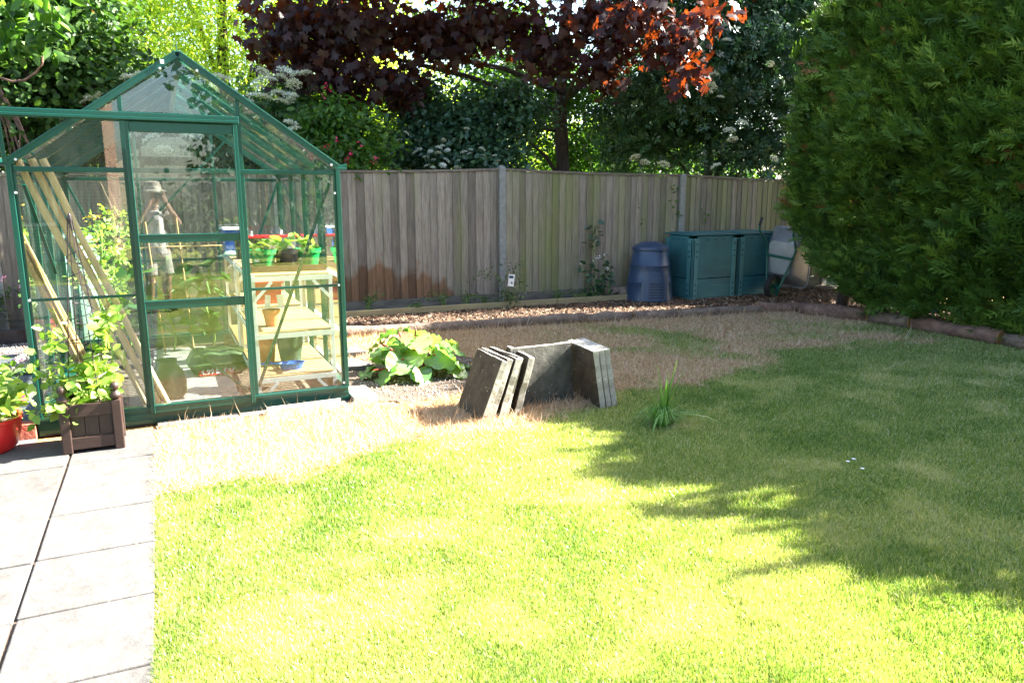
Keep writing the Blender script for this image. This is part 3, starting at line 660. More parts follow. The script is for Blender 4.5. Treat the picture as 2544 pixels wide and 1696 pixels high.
# foundation slabs and blocks round it
def block(name, label, cat, poly, z0, z1, m, group=None, tilt=0):
    cx_ = sum(p[0] for p in poly)/len(poly); cy_ = sum(p[1] for p in poly)/len(poly)
    b = MB(); b.prism([(x-cx_, y-cy_) for x, y in poly], z0, z1); o = b.build(name, m, None, bevel=.006)
    o.location = gw(cx_, cy_); o.rotation_euler = (0, R(tilt), TH); return tag(o, label, cat, group)
block('edging_slab', 'flat concrete slab under the greenhouse door next to the planter', 'slab', rect(.66, -.125, 1.16, -.012), -.03, .012, M['paving'])
block('edging_slab', 'flat concrete slab right of the door slab, half covered by dead grass', 'slab', rect(1.17, -.115, 1.95, -.012), -.03, .010, M['paving'])
block('broken_slab', 'long broken slab lying in the dead grass before the right greenhouse pane', 'slab', [(1.33, -.19), (1.82, -.15), (1.86, -.09), (1.35, -.11)], -.02, .055, M['lit_slab_edge'])
block('corner_slab', 'thick slab with a brown side at the right front corner of the greenhouse', 'slab', [(1.95, -.10), (2.13, -.08), (2.11, .22), (1.95, .22)], -.03, .05, M['lit_slab_edge'])
block('brick', 'old red brick at the left front corner of the greenhouse', 'brick', rect(-.13, -.03, -.02, .06), -.01, .095, M['brick'])
block('broken_slab', 'nearer of two pale slab pieces beside the greenhouse right wall', 'slab', [(2.02, .95), (2.36, .9), (2.30, 1.2), (2.05, 1.25)], 0, .045, M['paving'])
block('broken_slab', 'farther of two pale slab pieces beside the greenhouse right wall', 'slab', [(2.04, 1.5), (2.44, 1.48), (2.40, 1.72), (2.05, 1.74)], 0, .05, M['paving'])

# ------------------------------------------------------------------ greenhouse contents
def inside(a, b, z=0.0): return gw(a, b, z)
def staging(b0, b1, label):
    r = thing('staging', label, 'staging', inside(1.615, (b0+b1)/2), TH, 'tiered staging along the right wall')
    W2, D2 = .285, (b1-b0)/2
    for x in (-W2+.014, W2-.014):
        for y in (-D2+.014, D2-.014):
            c = MB(); s_ = 1 if x < 0 else -1
            c.box((x-s_*.012, y, .465), (.004, .028, .92)); c.box((x, y-(.012 if y < 0 else -.012), .465), (.026, .004, .92)); c.build('leg', M['alu'], r, bevel=.001)
    for z in (.93, .515, .19):
        c = MB()
        for y in (-D2, D2): c.box((0, y-(.003 if y < 0 else -.003), z-.03), (2*W2+.006, .004, .036))
        for x in (-W2, W2): c.box((x-(.003 if x < 0 else -.003), 0, z-.03), (.004, 2*D2-.004, .036))
        c.build('shelf_frame', M['alu'], r)
        c = MB(); n_ = int(2*D2/.056)
        for i in range(n_): c.box((0, -D2+(i+.5)*2*D2/n_, z-.006), (2*W2-.012, .034, .012))
        c.build('slatted_shelf', M['slat'], r, bevel=.001)
    for z in (.88, .14):
        for x, s_ in ((-W2+.02, 1), (W2-.02, -1)):
            for y in (-D2-.006, D2+.006):
                c = MB(); c.bar((x, y, z-.13), (x+s_*.12, y, z), .022, .004, (0, 1, 0)); c.build('corner_brace', M['alu'], r)
    return r
staging(.22, 1.42, 'pale three tier slatted staging nearest the front glass')
staging(1.56, 2.68, 'pale slatted staging behind the front one, towards the fence')
def leafcluster(name, centers, size, m, parent=None, n=1, spread=.0, tmpl='oval', up=.6, flat=None, width=.5, droop=None):
    centers = np.array(centers, float)
    p = np.repeat(centers, n, 0)+rng.normal(0, spread, (len(centers)*n, 3))
    nr = rng.normal(0, 1, p.shape); nr[:, 2] += up*2.2
    X, Y, Z = frames(nr, droop=droop); s = size*rng.uniform(.65, 1.25, len(p))
    sc = np.stack([s*width/.5, s, s], 1)
    tv, tf = TM[tmpl]
    return scatter(name, tv, tf, p, X, Y, Z, sc, m, parent)
def blooms(pts, size, m, parent, k=5, spread=.01):
    for p in pts: leafcluster('flower', [tuple(p)], size, m, parent, n=k, spread=spread, tmpl='diamond')
TM = {}
TM['oval'] = ([(0, 0, 0), (.26, .3, .07), (.22, .7, .05), (0, 1, -.08), (-.22, .7, .05), (-.26, .3, .07)], [(0, 1, 2, 3), (0, 3, 4, 5)])
TM['narrow'] = ([(0, 0, 0), (.10, .35, .03), (.0, 1, -.14), (-.10, .35, .03)], [(0, 1, 2), (0, 2, 3)])
TM['diamond'] = ([(0, 0, 0), (.34, .45, .06), (0, 1, -.04), (-.34, .45, .06)], [(0, 1, 2), (0, 2, 3)])
mp = [(0, 0), (.10, .06), (.42, -.10), (.36, .12), (.60, .30), (.40, .38), (.46, .62), (.20, .52), (.13, .66), (0, 1.0)]
mpl = [(x, y, -.22*abs(x)+(-.10 if y > .9 else 0)) for x, y in mp]; mpr = [(-x, y, z) for x, y, z in mpl[1:-1]]
TM['maple'] = (mpl+mpr, [tuple(range(10)), (0, 9)+tuple(range(17, 9, -1))])
ev = []; ef = []
for (bx, by, an, ln) in ((0, .55, 0, .45), (0, .5, .95, .42), (0, .5, -.95, .42), (0, .22, 1.15, .36), (0, .22, -1.15, .36)):
    c_, s_ = math.sin(an), math.cos(an); k0 = len(ev)
    for t, wd in ((0, 0), (.45, .24), (1, 0), (.45, -.24)): ev.append((bx+c_*ln*t+s_*wd*ln, by+s_*ln*t-c_*wd*ln, -.12*t*abs(c_)+.03*(abs(wd) > 0)))
    ef += [(k0, k0+1, k0+2), (k0, k0+2, k0+3)]
TM['elder'] = (ev, ef)
hv = []; hf = []
def _bl(x, y, an, ln, wd, z):
    c_, s_ = math.sin(an), math.cos(an); k0 = len(hv)
    hv.extend([(x-s_*wd, y+c_*wd, z), (x+s_*wd, y-c_*wd, z), (x+c_*ln, y+s_*ln, z+.06)]); hf.append((k0, k0+1, k0+2))
_bl(0, 0, 0, 1, .06, 0)
for i in range(8):
    t = .12+.095*i; sg = 1 if i % 2 else -1; _bl(0, t, sg*(.75-.2*t), .46*(1-.62*t), .052, .05*(i % 3-1))
TM['spray'] = (hv, hf)

def pot_thing(label, a, b_, z, rt, rb_, h, m, price=False, plant=None, cat='plant pot', group=None, name='plant_pot'):
    r = thing(name, label, cat, inside(a, b_, z), TH+random.uniform(-.3, .3), group)
    c = MB(); c.lathe([(rb_, 0), (rb_+(rt-rb_)*.80, h*.78), (rt*1.02, h*.78), (rt*1.05, h), (rt*.97, h), (rt*.90, h*.80), (rb_*.9, h*.75)], 26); c.build('pot', m, r, smooth=True)
    c = MB(); c.lathe([(rt*.9, h*.82), (rt*.3, h*.84)], 16); c.build('compost', M['soil'], r)
    if price:
        c = MB(); an = -TH-r.rotation_euler[2]+R(-105)+TH
        q = Vector((math.cos(an), math.sin(an), 0)); rr = rb_+(rt-rb_)*.42+.002; t_ = Vector((-q.y, q.x, 0))
        c.box(q*rr+Vector((0, 0, h*.52)), (.034, .0015, .026), Matrix((t_, -q, Vector((0, 0, 1)))).transposed()); c.build('price_label', M['white'], r)
    if plant == 'seedling':
        k = 7; cs = []; st = MB()
        for i in range(k):
            an = i*2.4+random.random(); rr = random.uniform(.02, .06); hh = h+random.uniform(.015, .075); p = (rr*math.cos(an), rr*math.sin(an), hh)
            st.tube([(0, 0, h*.82), (p[0]*.4, p[1]*.4, hh*.97), p], .003, 5); cs.append(p)
        st.build('stem', M['stem'], r); leafcluster('leaves', cs, .085, L_['young'], r, n=2, spread=.006, width=.55, up=.9)
    return r
tr = thing('seed_tray', 'shallow brown plastic tray under the three potted seedlings', 'tray', inside(1.625, .55, .931), TH)
c = MB(); c.box((0, 0, .004), (.53, .34, .006))
for x in (-.265, .265): c.box((x, 0, .024), (.005, .345, .046))
for y in (-.17, .17): c.box((0, y, .024), (.525, .005, .046))
c.build('tray', M['brown_tray'], tr, bevel=.002)
pot_thing('bright green pot with a tall leafy seedling and price label, left end of the tray', 1.46, .53, .939, .098, .07, .15, M['green_pot'], True, 'seedling', 'potted plant', 'potted seedlings on the staging', 'potted_seedling')
pot_thing('black pot of seedlings in the middle of the tray', 1.63, .55, .939, .092, .066, .145, M['black_pot'], False, 'seedling', 'potted plant', 'potted seedlings on the staging', 'potted_seedling')
pot_thing('bright green pot with low seedlings and price label, right end of the tray', 1.79, .56, .939, .098, .07, .15, M['green_pot'], True, 'seedling', 'potted plant', 'potted seedlings on the staging', 'potted_seedling')
tc_ = pot_thing('small terracotta pot with white plant tags on the middle shelf', 1.49, .50, .516, .065, .045, .125, M['terracotta'])
for x, y, an, sx in ((-.02, -.01, .1, .04), (.07, .01, -.1, .05)):
    c = MB(); c.box((x, y, .19), (sx, .002, .09), Matrix.Rotation(an, 3, 'Y')); c.build('plant_tag', M['white'], tc_)
pot_thing('orange terracotta pot at the left end of the lowest shelf', 1.45, .72, .191, .09, .068, .20, M['terracotta'])
bk = thing('bucket', 'tall dark bucket standing on the lowest shelf', 'bucket', inside(1.63, .62, .191), TH)
c = MB(); c.lathe([(.075, 0), (.108, .235), (.114, .235), (.114, .25), (.104, .25), (.07, .01)], 26); c.build('body', M['grey_bucket'], bk, smooth=True)
c = MB(); c.tube([(.114*math.cos(t), -.01-.02*math.sin(t), .23-.05*math.sin(t)) for t in np.linspace(0, math.pi, 14)], .0035, 6); c.build('handle', M['alu'], bk)
bt = thing('blue_scoop', 'blue plastic scoop in front of the dark bucket', 'scoop', inside(1.60, .40, .191), TH)
c = MB(); c.lathe([(.06, 0), (.078, .052), (.083, .052), (.075, .044), (.055, .006)], 20, sx=1.25, sy=.75); c.build('pan', M['blue_plastic'], bt, smooth=True)
c = MB(); c.tube([(-.09, 0, .045), (-.16, 0, .06), (-.22, 0, .058)], .010, 8); c.build('handle', M['blue_plastic'], bt)
def crate(name, label, a, b_, z, sx, sy, h, m, rimm, cat, lid=None, group=None):
    r = thing(name, label, cat, inside(a, b_, z), TH+random.uniform(-.05, .05), group)
    c = MB(); k = .88
    bt_ = [(-sx/2*k, -sy/2*k), (sx/2*k, -sy/2*k), (sx/2*k, sy/2*k), (-sx/2*k, sy/2*k)]; tp = [(x/k, y/k) for x, y in bt_]
    c.add([(*p, 0) for p in bt_]+[(*p, h) for p in tp], [(3, 2, 1, 0), (0, 1, 5, 4), (1, 2, 6, 5), (2, 3, 7, 6), (3, 0, 4, 7)])
    c.build('tub', m, r, bevel=.004)
    c = MB()
    for y in (-sy/2, sy/2): c.box((0, y, h), (sx+.03, .022, .018))
    for x in (-sx/2, sx/2): c.box((x, 0, h), (.022, sy-.024, .018))
    c.build('rim', rimm, r, bevel=.004)
    return r
def plastic_bag(label, a, b_, z, s, m, cat='plastic bag'):
    v = []; f = []; n1, n2 = 9, 14
    for i in range(n1):
        t = i/(n1-1)
        for j in range(n2):
            an = 2*math.pi*j/n2; rr = s*(1-t)**.6*(1+.3*math.sin(3*an+t*5)*t+.15*random.uniform(-1, 1)); v.append((rr*math.cos(an), rr*math.sin(an)*.8, s*1.1*t))
    f = [(i*n2+j, i*n2+(j+1) % n2, (i+1)*n2+(j+1) % n2, (i+1)*n2+j) for i in range(n1-1) for j in range(n2)]
    c = MB(); c.add(v, f); o = c.build('plastic_bag', m, None, smooth='all'); o.location = inside(a, b_, z); o.rotation_euler = (0, 0, TH)
    return tag(o, label, cat)
crate('storage_tub', 'red rimmed dark tub at the left on the far staging', 1.49, 1.78, .931, .24, .2, .19, M['grey_bucket'], M['red_plastic'], 'tub', group='red rimmed tubs')
crate('storage_tub', 'red rimmed grey tub at the right on the far staging', 1.76, 1.80, .931, .25, .2, .19, M['galv'], M['red_plastic'], 'tub', group='red rimmed tubs')
plastic_bag('crumpled clear bag on the left red rimmed tub', 1.48, 1.78, 1.13, .065, M['clear']); plastic_bag('clear printed bag on the right red rimmed tub', 1.74, 1.80, 1.13, .075, M['clear'])
crate('storage_tub', 'blue plastic box at the far end of the staging', 1.42, 2.45, .931, .2, .3, .24, M['blue_plastic'], M['white'], 'tub')
crate('storage_tub', 'dark red box on the far middle shelf', 1.62, 1.80, .516, .24, .2, .20, M['darkred'], M['red_plastic'], 'tub')
o = plastic_bag('folded teal cloth bundle on the end of the far staging', 1.36, 2.12, .931, .085, M['butt'], 'cloth'); o.name = 'cloth_bundle'; o.scale = (1.3, 1, .55)
# compost bag with its printed price flash
bagt = thing('compost_bag', 'dark green compost bag with a red price flash lying on the floor', 'compost bag', inside(1.14, 1.36, .0), TH+.02)
def pillow(sx, sy, h, n1=12, n2=10, wob=.012):
    v = []; f = []
    for sgn in (1, -1):
        for i in range(n1+1):
            for j in range(n2+1):
                x, y = -1+2*i/n1, -1+2*j/n2; k = max(0, (1-x**4)*(1-y**4))**.5
                v.append((x*sx/2, y*sy/2, h/2+sgn*h/2*k+wob*k*math.sin(9*x+3*y)))
    q = (n1+1)*(n2+1)
    for s_ in range(2):
        for i in range(n1):
            for j in range(n2):
                a0 = s_*q+i*(n2+1)+j; fc = (a0, a0+n2+1, a0+n2+2, a0+1); f.append(fc if s_ == 0 else fc[::-1])
    return v, f
c = MB(); c.add(*pillow(.50, .36, .22)); c.build('bag', M['bag_green'], bagt, smooth='all')
flash = MB(); flash.prism([(-.17, .02), (.10, .015), (.105, .15), (-.03, .12), (-.17, .09)], -.001, .001, lambda p: Vector((p.x, -.179+p.z+p.y*.30, p.y+.004))); flash.build('price_flash', M['bag_red'], bagt)
def text(s, size, m, parent, loc, rot, name='lettering', ext=.0008):
    cu = bpy.data.curves.new(name, 'FONT'); cu.body = s; cu.size = size; cu.extrude = ext; cu.align_x = 'CENTER'
    o = bpy.data.objects.new(name, cu); C.objects.link(o); dg = bpy.context.evaluated_depsgraph_get()
    me_ = bpy.data.meshes.new_from_object(o.evaluated_get(dg)); bpy.data.objects.remove(o); me_.name = name
    o = link_mesh(name, me_, m, parent, loc); o.rotation_euler = rot; return o
rx = math.atan2(1, .30)
text('£10', .10, M['white'], bagt, (.03, -.179+.035*.30-.004, .035), (rx, 0, 0)); text('4.99', .06, M['white'], bagt, (-.105, -.179+.03*.30-.004, .032), (rx, 0, 0))
sk = thing('dark_sack', 'dark slumped plastic sack just inside the greenhouse door', 'sack', inside(.74, .62, .012), TH)
c = MB(); c.lathe([(.10, 0), (.125, .03), (.13, .12), (.11, .2), (.07, .25), (.075, .29), (.05, .285)], 18, sy=.85); c.build('sack', M['bag_green'], sk, smooth='all')
# poles and canes leaning in the left corner
for i, (at_, ab, bb, lb) in enumerate(((.045, .625, .105, 'stout peeled pole leaning left in the greenhouse, leftmost of three'), (.110, .690, .125, 'stout peeled pole leaning in the greenhouse, middle one of three'), (.170, .750, .105, 'stout peeled pole leaning in the greenhouse, rightmost of three'))):
    p0, p1 = Vector((ab, bb+.05, .024)), Vector((at_, bb-.045, 1.70)); r = thing('wooden_pole', lb, 'pole', inside(p0.x, p0.y), TH, 'poles leaning in the greenhouse')
    c = MB(); n_ = 14; c.tube([(p1-p0)*(j/n_)+Vector((0, 0, p0.z))+Vector((.004*math.sin(j*.9+i), 0, 0)) for j in range(n_+1)], [.0215*(1+.05*math.sin(j*1.3+i*2)) for j in range(n_+1)], 14); c.build('pole', M['pole'], r, smooth=True)
cb = thing('cane_bundle', 'bundle of thin bamboo canes leaning behind the planter', 'canes', inside(.36, .30), TH)
for i in range(16):
    an = i*2.4; rr = .045*math.sqrt(i/16); c = MB()
    p0 = Vector((rr*math.cos(an)*1.3, rr*math.sin(an), .012)); p1 = Vector((-.35+rr*.5*math.cos(an+.4), -.16+rr*.5*math.sin(an+.4), 1.17+random.uniform(-.06, .09)))
    c.tube([p0+(p1-p0)*t for t in np.linspace(0, 1, 9)], [.0065*(1.12 if k % 2 else 1) for k in range(9)], 7); c.build('cane', M['cane'], cb, smooth=True)
c = MB(); q = Vector((-.2, -.09, .68)); c.lathe([(.033, -.006), (.036, 0), (.033, .006)], 14, q); c.build('tie', M['white'], cb)
# crop plants at the back of the greenhouse
def crop(label, a, b_, h, m, size, n, flower=None, cat='tomato plant', name='tomato_plant', tm='oval', spread=.12, nf=10, low=.25, wd=.5):
    r = thing(name, label, cat, inside(a, b_, .004), TH); st = MB(); cs = []
    pts = [(.03*math.sin(i*1.1), .03*math.cos(i*.9), h*i/8) for i in range(9)]; st.tube(pts, .009, 6)
    for i in range(n):
        z = h*(low+(1-low)*random.random()**.8); an = random.random()*6.28; rr = spread*(1.1-.4*z/h)*random.uniform(.3, 1.3); p = (rr*math.cos(an), rr*math.sin(an), z)
        cs.append(p)
        if i % 3 == 0: st.tube([(0, 0, z-.04), p], .0035, 4)
    st.build('stem', M['stem'], r); leafcluster('leaves', cs, size, m, r, n=1, tmpl=tm, up=.5, width=wd)
    if flower:
        fl_ = [(random.gauss(0, spread*.6), random.gauss(0, spread*.6), h*random.uniform(.8, 1.05)) for _ in range(nf)]
        blooms(fl_, .035, flower, r, 4, .008)
    return r
crop('leggy tomato plant with yellow flowers, nearest the poles', .30, 1.75, 1.25, L_['young'], .12, 110, M['petal_yellow'], tm='elder', wd=.5, spread=.16)
crop('tomato plant with yellow flowers in the back left corner', .38, 2.35, 1.32, L_['young'], .12, 120, M['petal_yellow'], tm='elder', spread=.16)
crop('broad leaved squash plant in the left back corner bed', .45, 2.1, .72, L_['squash'], .19, 30, None, 'squash plant', 'squash_plant', 'diamond', .2, wd=.62)
crop('broad leaved squash plant tied to a cane, middle of the back bed', .80, 2.4, .85, L_['squash'], .2, 30, None, 'squash plant', 'squash_plant', 'diamond', .22, wd=.62)
crop('broad leaved squash plant beside the far staging', 1.15, 2.42, .8, L_['squash'], .2, 28, None, 'squash plant', 'squash_plant', 'diamond', .2, wd=.62)
for lb, p0, p1 in (('thin bamboo cane tied level across the back of the greenhouse', (.15, 2.3, 1.0), (1.3, 2.3, 1.02)), ('upright thin cane beside the middle squash plant', (.73, 2.28, .0), (.66, 2.28, 1.25)), ('short upright cane poking above the level cane', (.98, 2.28, .0), (.92, 2.28, 1.28))):
    r = thing('bamboo_cane', lb, 'cane', inside(p0[0], p0[1]), TH); c = MB(); d_ = Vector(p1)-Vector(p0); c.tube([Vector((0, 0, p0[2])), Vector((0, 0, p0[2]))+d_*.5+Vector((0, 0, .01)), Vector((0, 0, p0[2]))+d_], .006, 7); c.build('cane', M['cane'], r)

# water butt behind the greenhouse
wbt = thing('water_butt', 'grey-green barrel water butt behind the left of the greenhouse', 'water butt', (-4.62, 7.78, 0))
c = MB(); c.lathe([(.24, 0), (.285, .12), (.30, .45), (.30, .62), (.285, .82), (.24, .95), (.20, 1.0)], 32); c.build('barrel', M['butt'], wbt, smooth=True)
c = MB(); c.lathe([(.245, 1.005), (.255, 1.02), (.255, 1.07), (.24, 1.085), (.1, 1.10)], 32); c.build('lid', M['butt'], wbt, smooth=True)
c = MB(); c.tube([(0, -.29, .80), (0, -.33, .80)], .045, 16); c.build('outlet_disc', M['grey_bucket'], wbt, smooth=True)

# ------------------------------------------------------------------ planter, obelisk, pots on the paving
pl = thing('wooden_planter', 'square brown stained wooden planter with ball finials on the paving', 'planter', gw(.322, -.318, .0), TH+.02)
S_ = .155
for x in (-1, 1):
    for y in (-1, 1):
        c = MB(); c.box((x*(S_-.02), y*(S_-.03), .15), (.052, .052, .30)); lg_ = c.build('post', M['planter'], pl, bevel=.006)
        c = MB(); c.lathe([(.012, .300), (.030, .312), (.034, .328), (.022, .345), (.011, .352), (.020, .36), (.026, .378), (.022, .396), (.008, .404)], 16, (x*(S_-.02), y*(S_-.03), 0)); c.build('finial', M['planter'], lg_, smooth='all')
for sg in (-1, 1):
    c = MB(); c.box((0, sg*(S_-.022), .255), (2*S_-.09, .022, .075)); c.build('rail', M['planter'], pl, bevel=.003)
    c = MB(); c.box((0, sg*(S_-.022), .058), (2*S_-.09, .022, .07)); c.build('rail', M['planter'], pl, bevel=.003)
    c = MB()
    for i in range(3): c.box((-.073+.073*i, sg*(S_-.034), .155), (.070, .014, .13))
    c.build('panel', M['planter_panel'], pl, bevel=.002)
    c = MB(); c.box((sg*(S_-.012), 0, .255), (.022, 2*S_-.11, .075)); c.box((sg*(S_-.012), 0, .058), (.022, 2*S_-.11, .07)); c.box((sg*(S_-.024), 0, .155), (.014, 2*S_-.10, .13)); c.build('side_boards', M['planter'], pl, bevel=.003)
c = MB(); c.box((0, 0, .22), (.26, .24, .10)); c.build('compost', M['soil'], pl)
ob = thing('plant_obelisk', 'dark wire obelisk with a spiral standing in the wooden planter', 'plant support', gw(.315, -.31, .27), TH)
hz = 1.085
for i in range(4):
    an = .5+i*math.pi/2; c = MB(); c.tube([(.125*math.cos(an), .11*math.sin(an), -.02), (.012*math.cos(an), .012*math.sin(an), hz)], .0032, 6); c.build('upright', M['wire'], ob)
c = MB(); T = np.linspace(0, 1, 150); sp = []
for t in T:
    z = .06+t*.86; rr = .125*(1-z/hz*.9)+.004; an = t*2*math.pi*7.0; sp.append((rr*math.cos(an), rr*math.sin(an)*.9, z))
c.tube(sp, .0026, 5); c.build('spiral', M['wire'], ob)
c = MB(); c.lathe([(.004, hz-.03), (.012, hz-.01), (.009, hz+.02), (.002, hz+.03)], 10); c.build('tip', M['wire'], ob)
def vine_plant(name, label, cat, loc, rz, runs, size, m, dens=26, spread=.035, r0=.0045, extra=None, wd=.55, tm='oval'):
    r = thing(name, label, cat, loc, rz); st = MB(); cs = []
    for run in runs:
        run = [Vector(p) for p in run]; fine = []
        for a_, b_ in zip(run, run[1:]):
            for j in range(6): fine.append(a_.lerp(b_, j/6)+Vector((random.gauss(0, .006), random.gauss(0, .006), random.gauss(0, .006))))
        fine.append(run[-1]); st.tube(fine, [r0*(1.1-.7*i/len(fine)) for i in range(len(fine))], 6)
        L_run = sum((fine[i+1]-fine[i]).length for i in range(len(fine)-1))
        for _ in range(int(L_run*dens)): cs.append(tuple(random.choice(fine[2:])+Vector((random.gauss(0, spread), random.gauss(0, spread), random.gauss(0, spread)))))
    st.build('stems', M['stem'], r)
    leafcluster('leaves', cs, size, m, r, n=1, tmpl=tm, up=.5, width=wd)
    if extra: extra(r)
    return r
runs = [[(-.02, 0, 0), (.05, -.03, .2), (.10, -.02, .36), (.13, -.04, .47), (.15, -.03, .54)], [(.05, 0, 0), (.11, .02, .15), (.10, .0, .36), (.12, .03, .5)], [(-.05, -.02, 0), (-.09, -.05, .12), (-.13, -.06, .28), (-.15, -.05, .44)],
        [(-.08, -.03, 0), (-.17, -.09, .05), (-.24, -.10, .0), (-.28, -.1, -.06)], [(-.09, -.02, 0), (-.18, -.05, .12), (-.22, -.06, .26)], [(-.1, -.08, 0), (-.13, -.13, .03), (-.15, -.16, -.05)],
        [(.0, -.05, 0), (.02, -.08, .1), (.03, -.06, .17)], [(.07, -.06, 0), (.10, -.08, .08), (.13, -.05, .14)], [(-.03, -.07, 0), (-.04, -.1, .07), (-.06, -.1, .13)], [(.0, .05, 0), (.04, .07, .12), (.0, .08, .2)], [(-.06, 0, 0), (-.10, .0, .09), (-.14, -.02, .15)], [(.04, -.08, 0), (.05, -.11, .07), (.07, -.12, .11)], [(-.02, .02, 0), (-.03, .0, .14), (-.02, -.02, .24)], [(.09, .04, 0), (.1, .03, .12), (.07, .03, .22)]]
vine_plant('sweet_pea_plant', 'pale green sweet peas climbing the wire obelisk and spilling left from the planter', 'sweet peas', gw(.315, -.31, .27), TH, runs, .072, L_['young'], 75, .034, wd=.62)
rp = thing('red_pot', 'glossy red pot at the left edge on the paving', 'plant pot', gw(-.25, -.19, .0), TH)
c = MB(); c.lathe([(.125, 0), (.155, .03), (.182, .11), (.187, .18), (.195, .185), (.195, .205), (.18, .205), (.17, .17)], 32); c.build('pot', M['red_plastic'], rp, smooth=True)
c = MB(); c.lathe([(.172, .175), (.02, .18)], 20); c.build('compost', M['soil'], rp)
br = []
for i in range(26):
    an = i*2.4; rr = random.uniform(.06, .30); zz = random.uniform(.06, .34)-.25*max(0, rr-.17); br.append([(0, 0, 0), (rr*.5*math.cos(an), rr*.5*math.sin(an), zz*.75), (rr*math.cos(an), rr*math.sin(an), zz)])
def redfl(r): blooms([(random.gauss(.05, .1), random.gauss(-.05, .1), random.uniform(.02, .1)) for _ in range(5)], .03, M['petal_red'], r, 5, .01)
vine_plant('potted_bush', 'pale yellow-green bushy plant overflowing the red pot', 'potted bush', gw(-.25, -.19, .19), TH, br, .075, L_['young'], 85, .04, wd=.6, extra=redfl)
def pinkfl(r): blooms([(random.gauss(0, .10), random.gauss(0, .08), random.uniform(.19, .28)) for _ in range(34)], .026, M['petal_pink'], r, 5, .008)
br2 = [[(0, 0, 0), (random.gauss(0, .06), random.gauss(0, .06), .12), (random.gauss(0, .12), random.gauss(0, .1), random.uniform(.16, .24))] for _ in range(16)]
bp_ = thing('dark_pot', 'dark pot of pink flowers behind the red pot', 'plant pot', gw(-.32, .42, -.003), TH); c = MB(); c.lathe([(.09, 0), (.125, .19), (.13, .19), (.13, .215), (.115, .215), (.11, .18)], 24); c.build('pot', M['black_pot'], bp_, smooth=True)
vine_plant('pink_flower_plant', 'low plant with pink and white flowers behind the red pot', 'flowers', gw(-.32, .42, .17), TH, br2, .035, L_['small'], 60, .03, extra=pinkfl)
rt = thing('red_pot', 'red pot standing in gravel behind the left glass', 'plant pot', (-4.78, 7.5, 0), 0); c = MB(); c.lathe([(.11, 0), (.16, .22), (.17, .22), (.17, .26), (.15, .26), (.14, .2)], 24); c.build('pot', M['red_plastic'], rt, smooth=True)
c = MB(); c.lathe([(.15, .21), (.02, .215)], 16); c.build('compost', M['soil'], rt)
vine_plant('potted_bush', 'pink flowered plant in the red pot behind the left glass', 'potted bush', (-4.78, 7.5, .2), 0, [[(0, 0, 0), (random.gauss(0, .1), random.gauss(0, .1), .25), (random.gauss(0, .16), random.gauss(0, .16), random.uniform(.3, .6))] for _ in range(14)], .05, L_['ivy'], 40, .04, extra=lambda r: blooms([(random.gauss(-.1, .12), random.gauss(0, .1), random.uniform(.2, .6)) for _ in range(12)], .035, M['petal_pink'], r, 5, .01))
sl_ = thing('timber_sleeper', 'dark timber sleeper edging below the fence at the far left', 'sleeper', gw(-1.7, 3.62, 0), TH); c = MB(); c.box((0, 0, .07), (2.9, .10, .14)); c.build('beam', M['sleeper'], sl_, bevel=.006)
vine_plant('feathery_shrub', 'feathery green shrub at the foot of the fence left of the greenhouse', 'shrub', gw(-1.02, 4.1, 0), TH, [[(random.gauss(0, .05), 0, 0), (random.gauss(0, .14), random.gauss(0, .08), .3), (random.gauss(0, .26), random.gauss(0, .1), random.uniform(.4, .62))] for _ in range(26)], .075, L_['ivy'], 60, .05, tm='narrow', wd=.6)

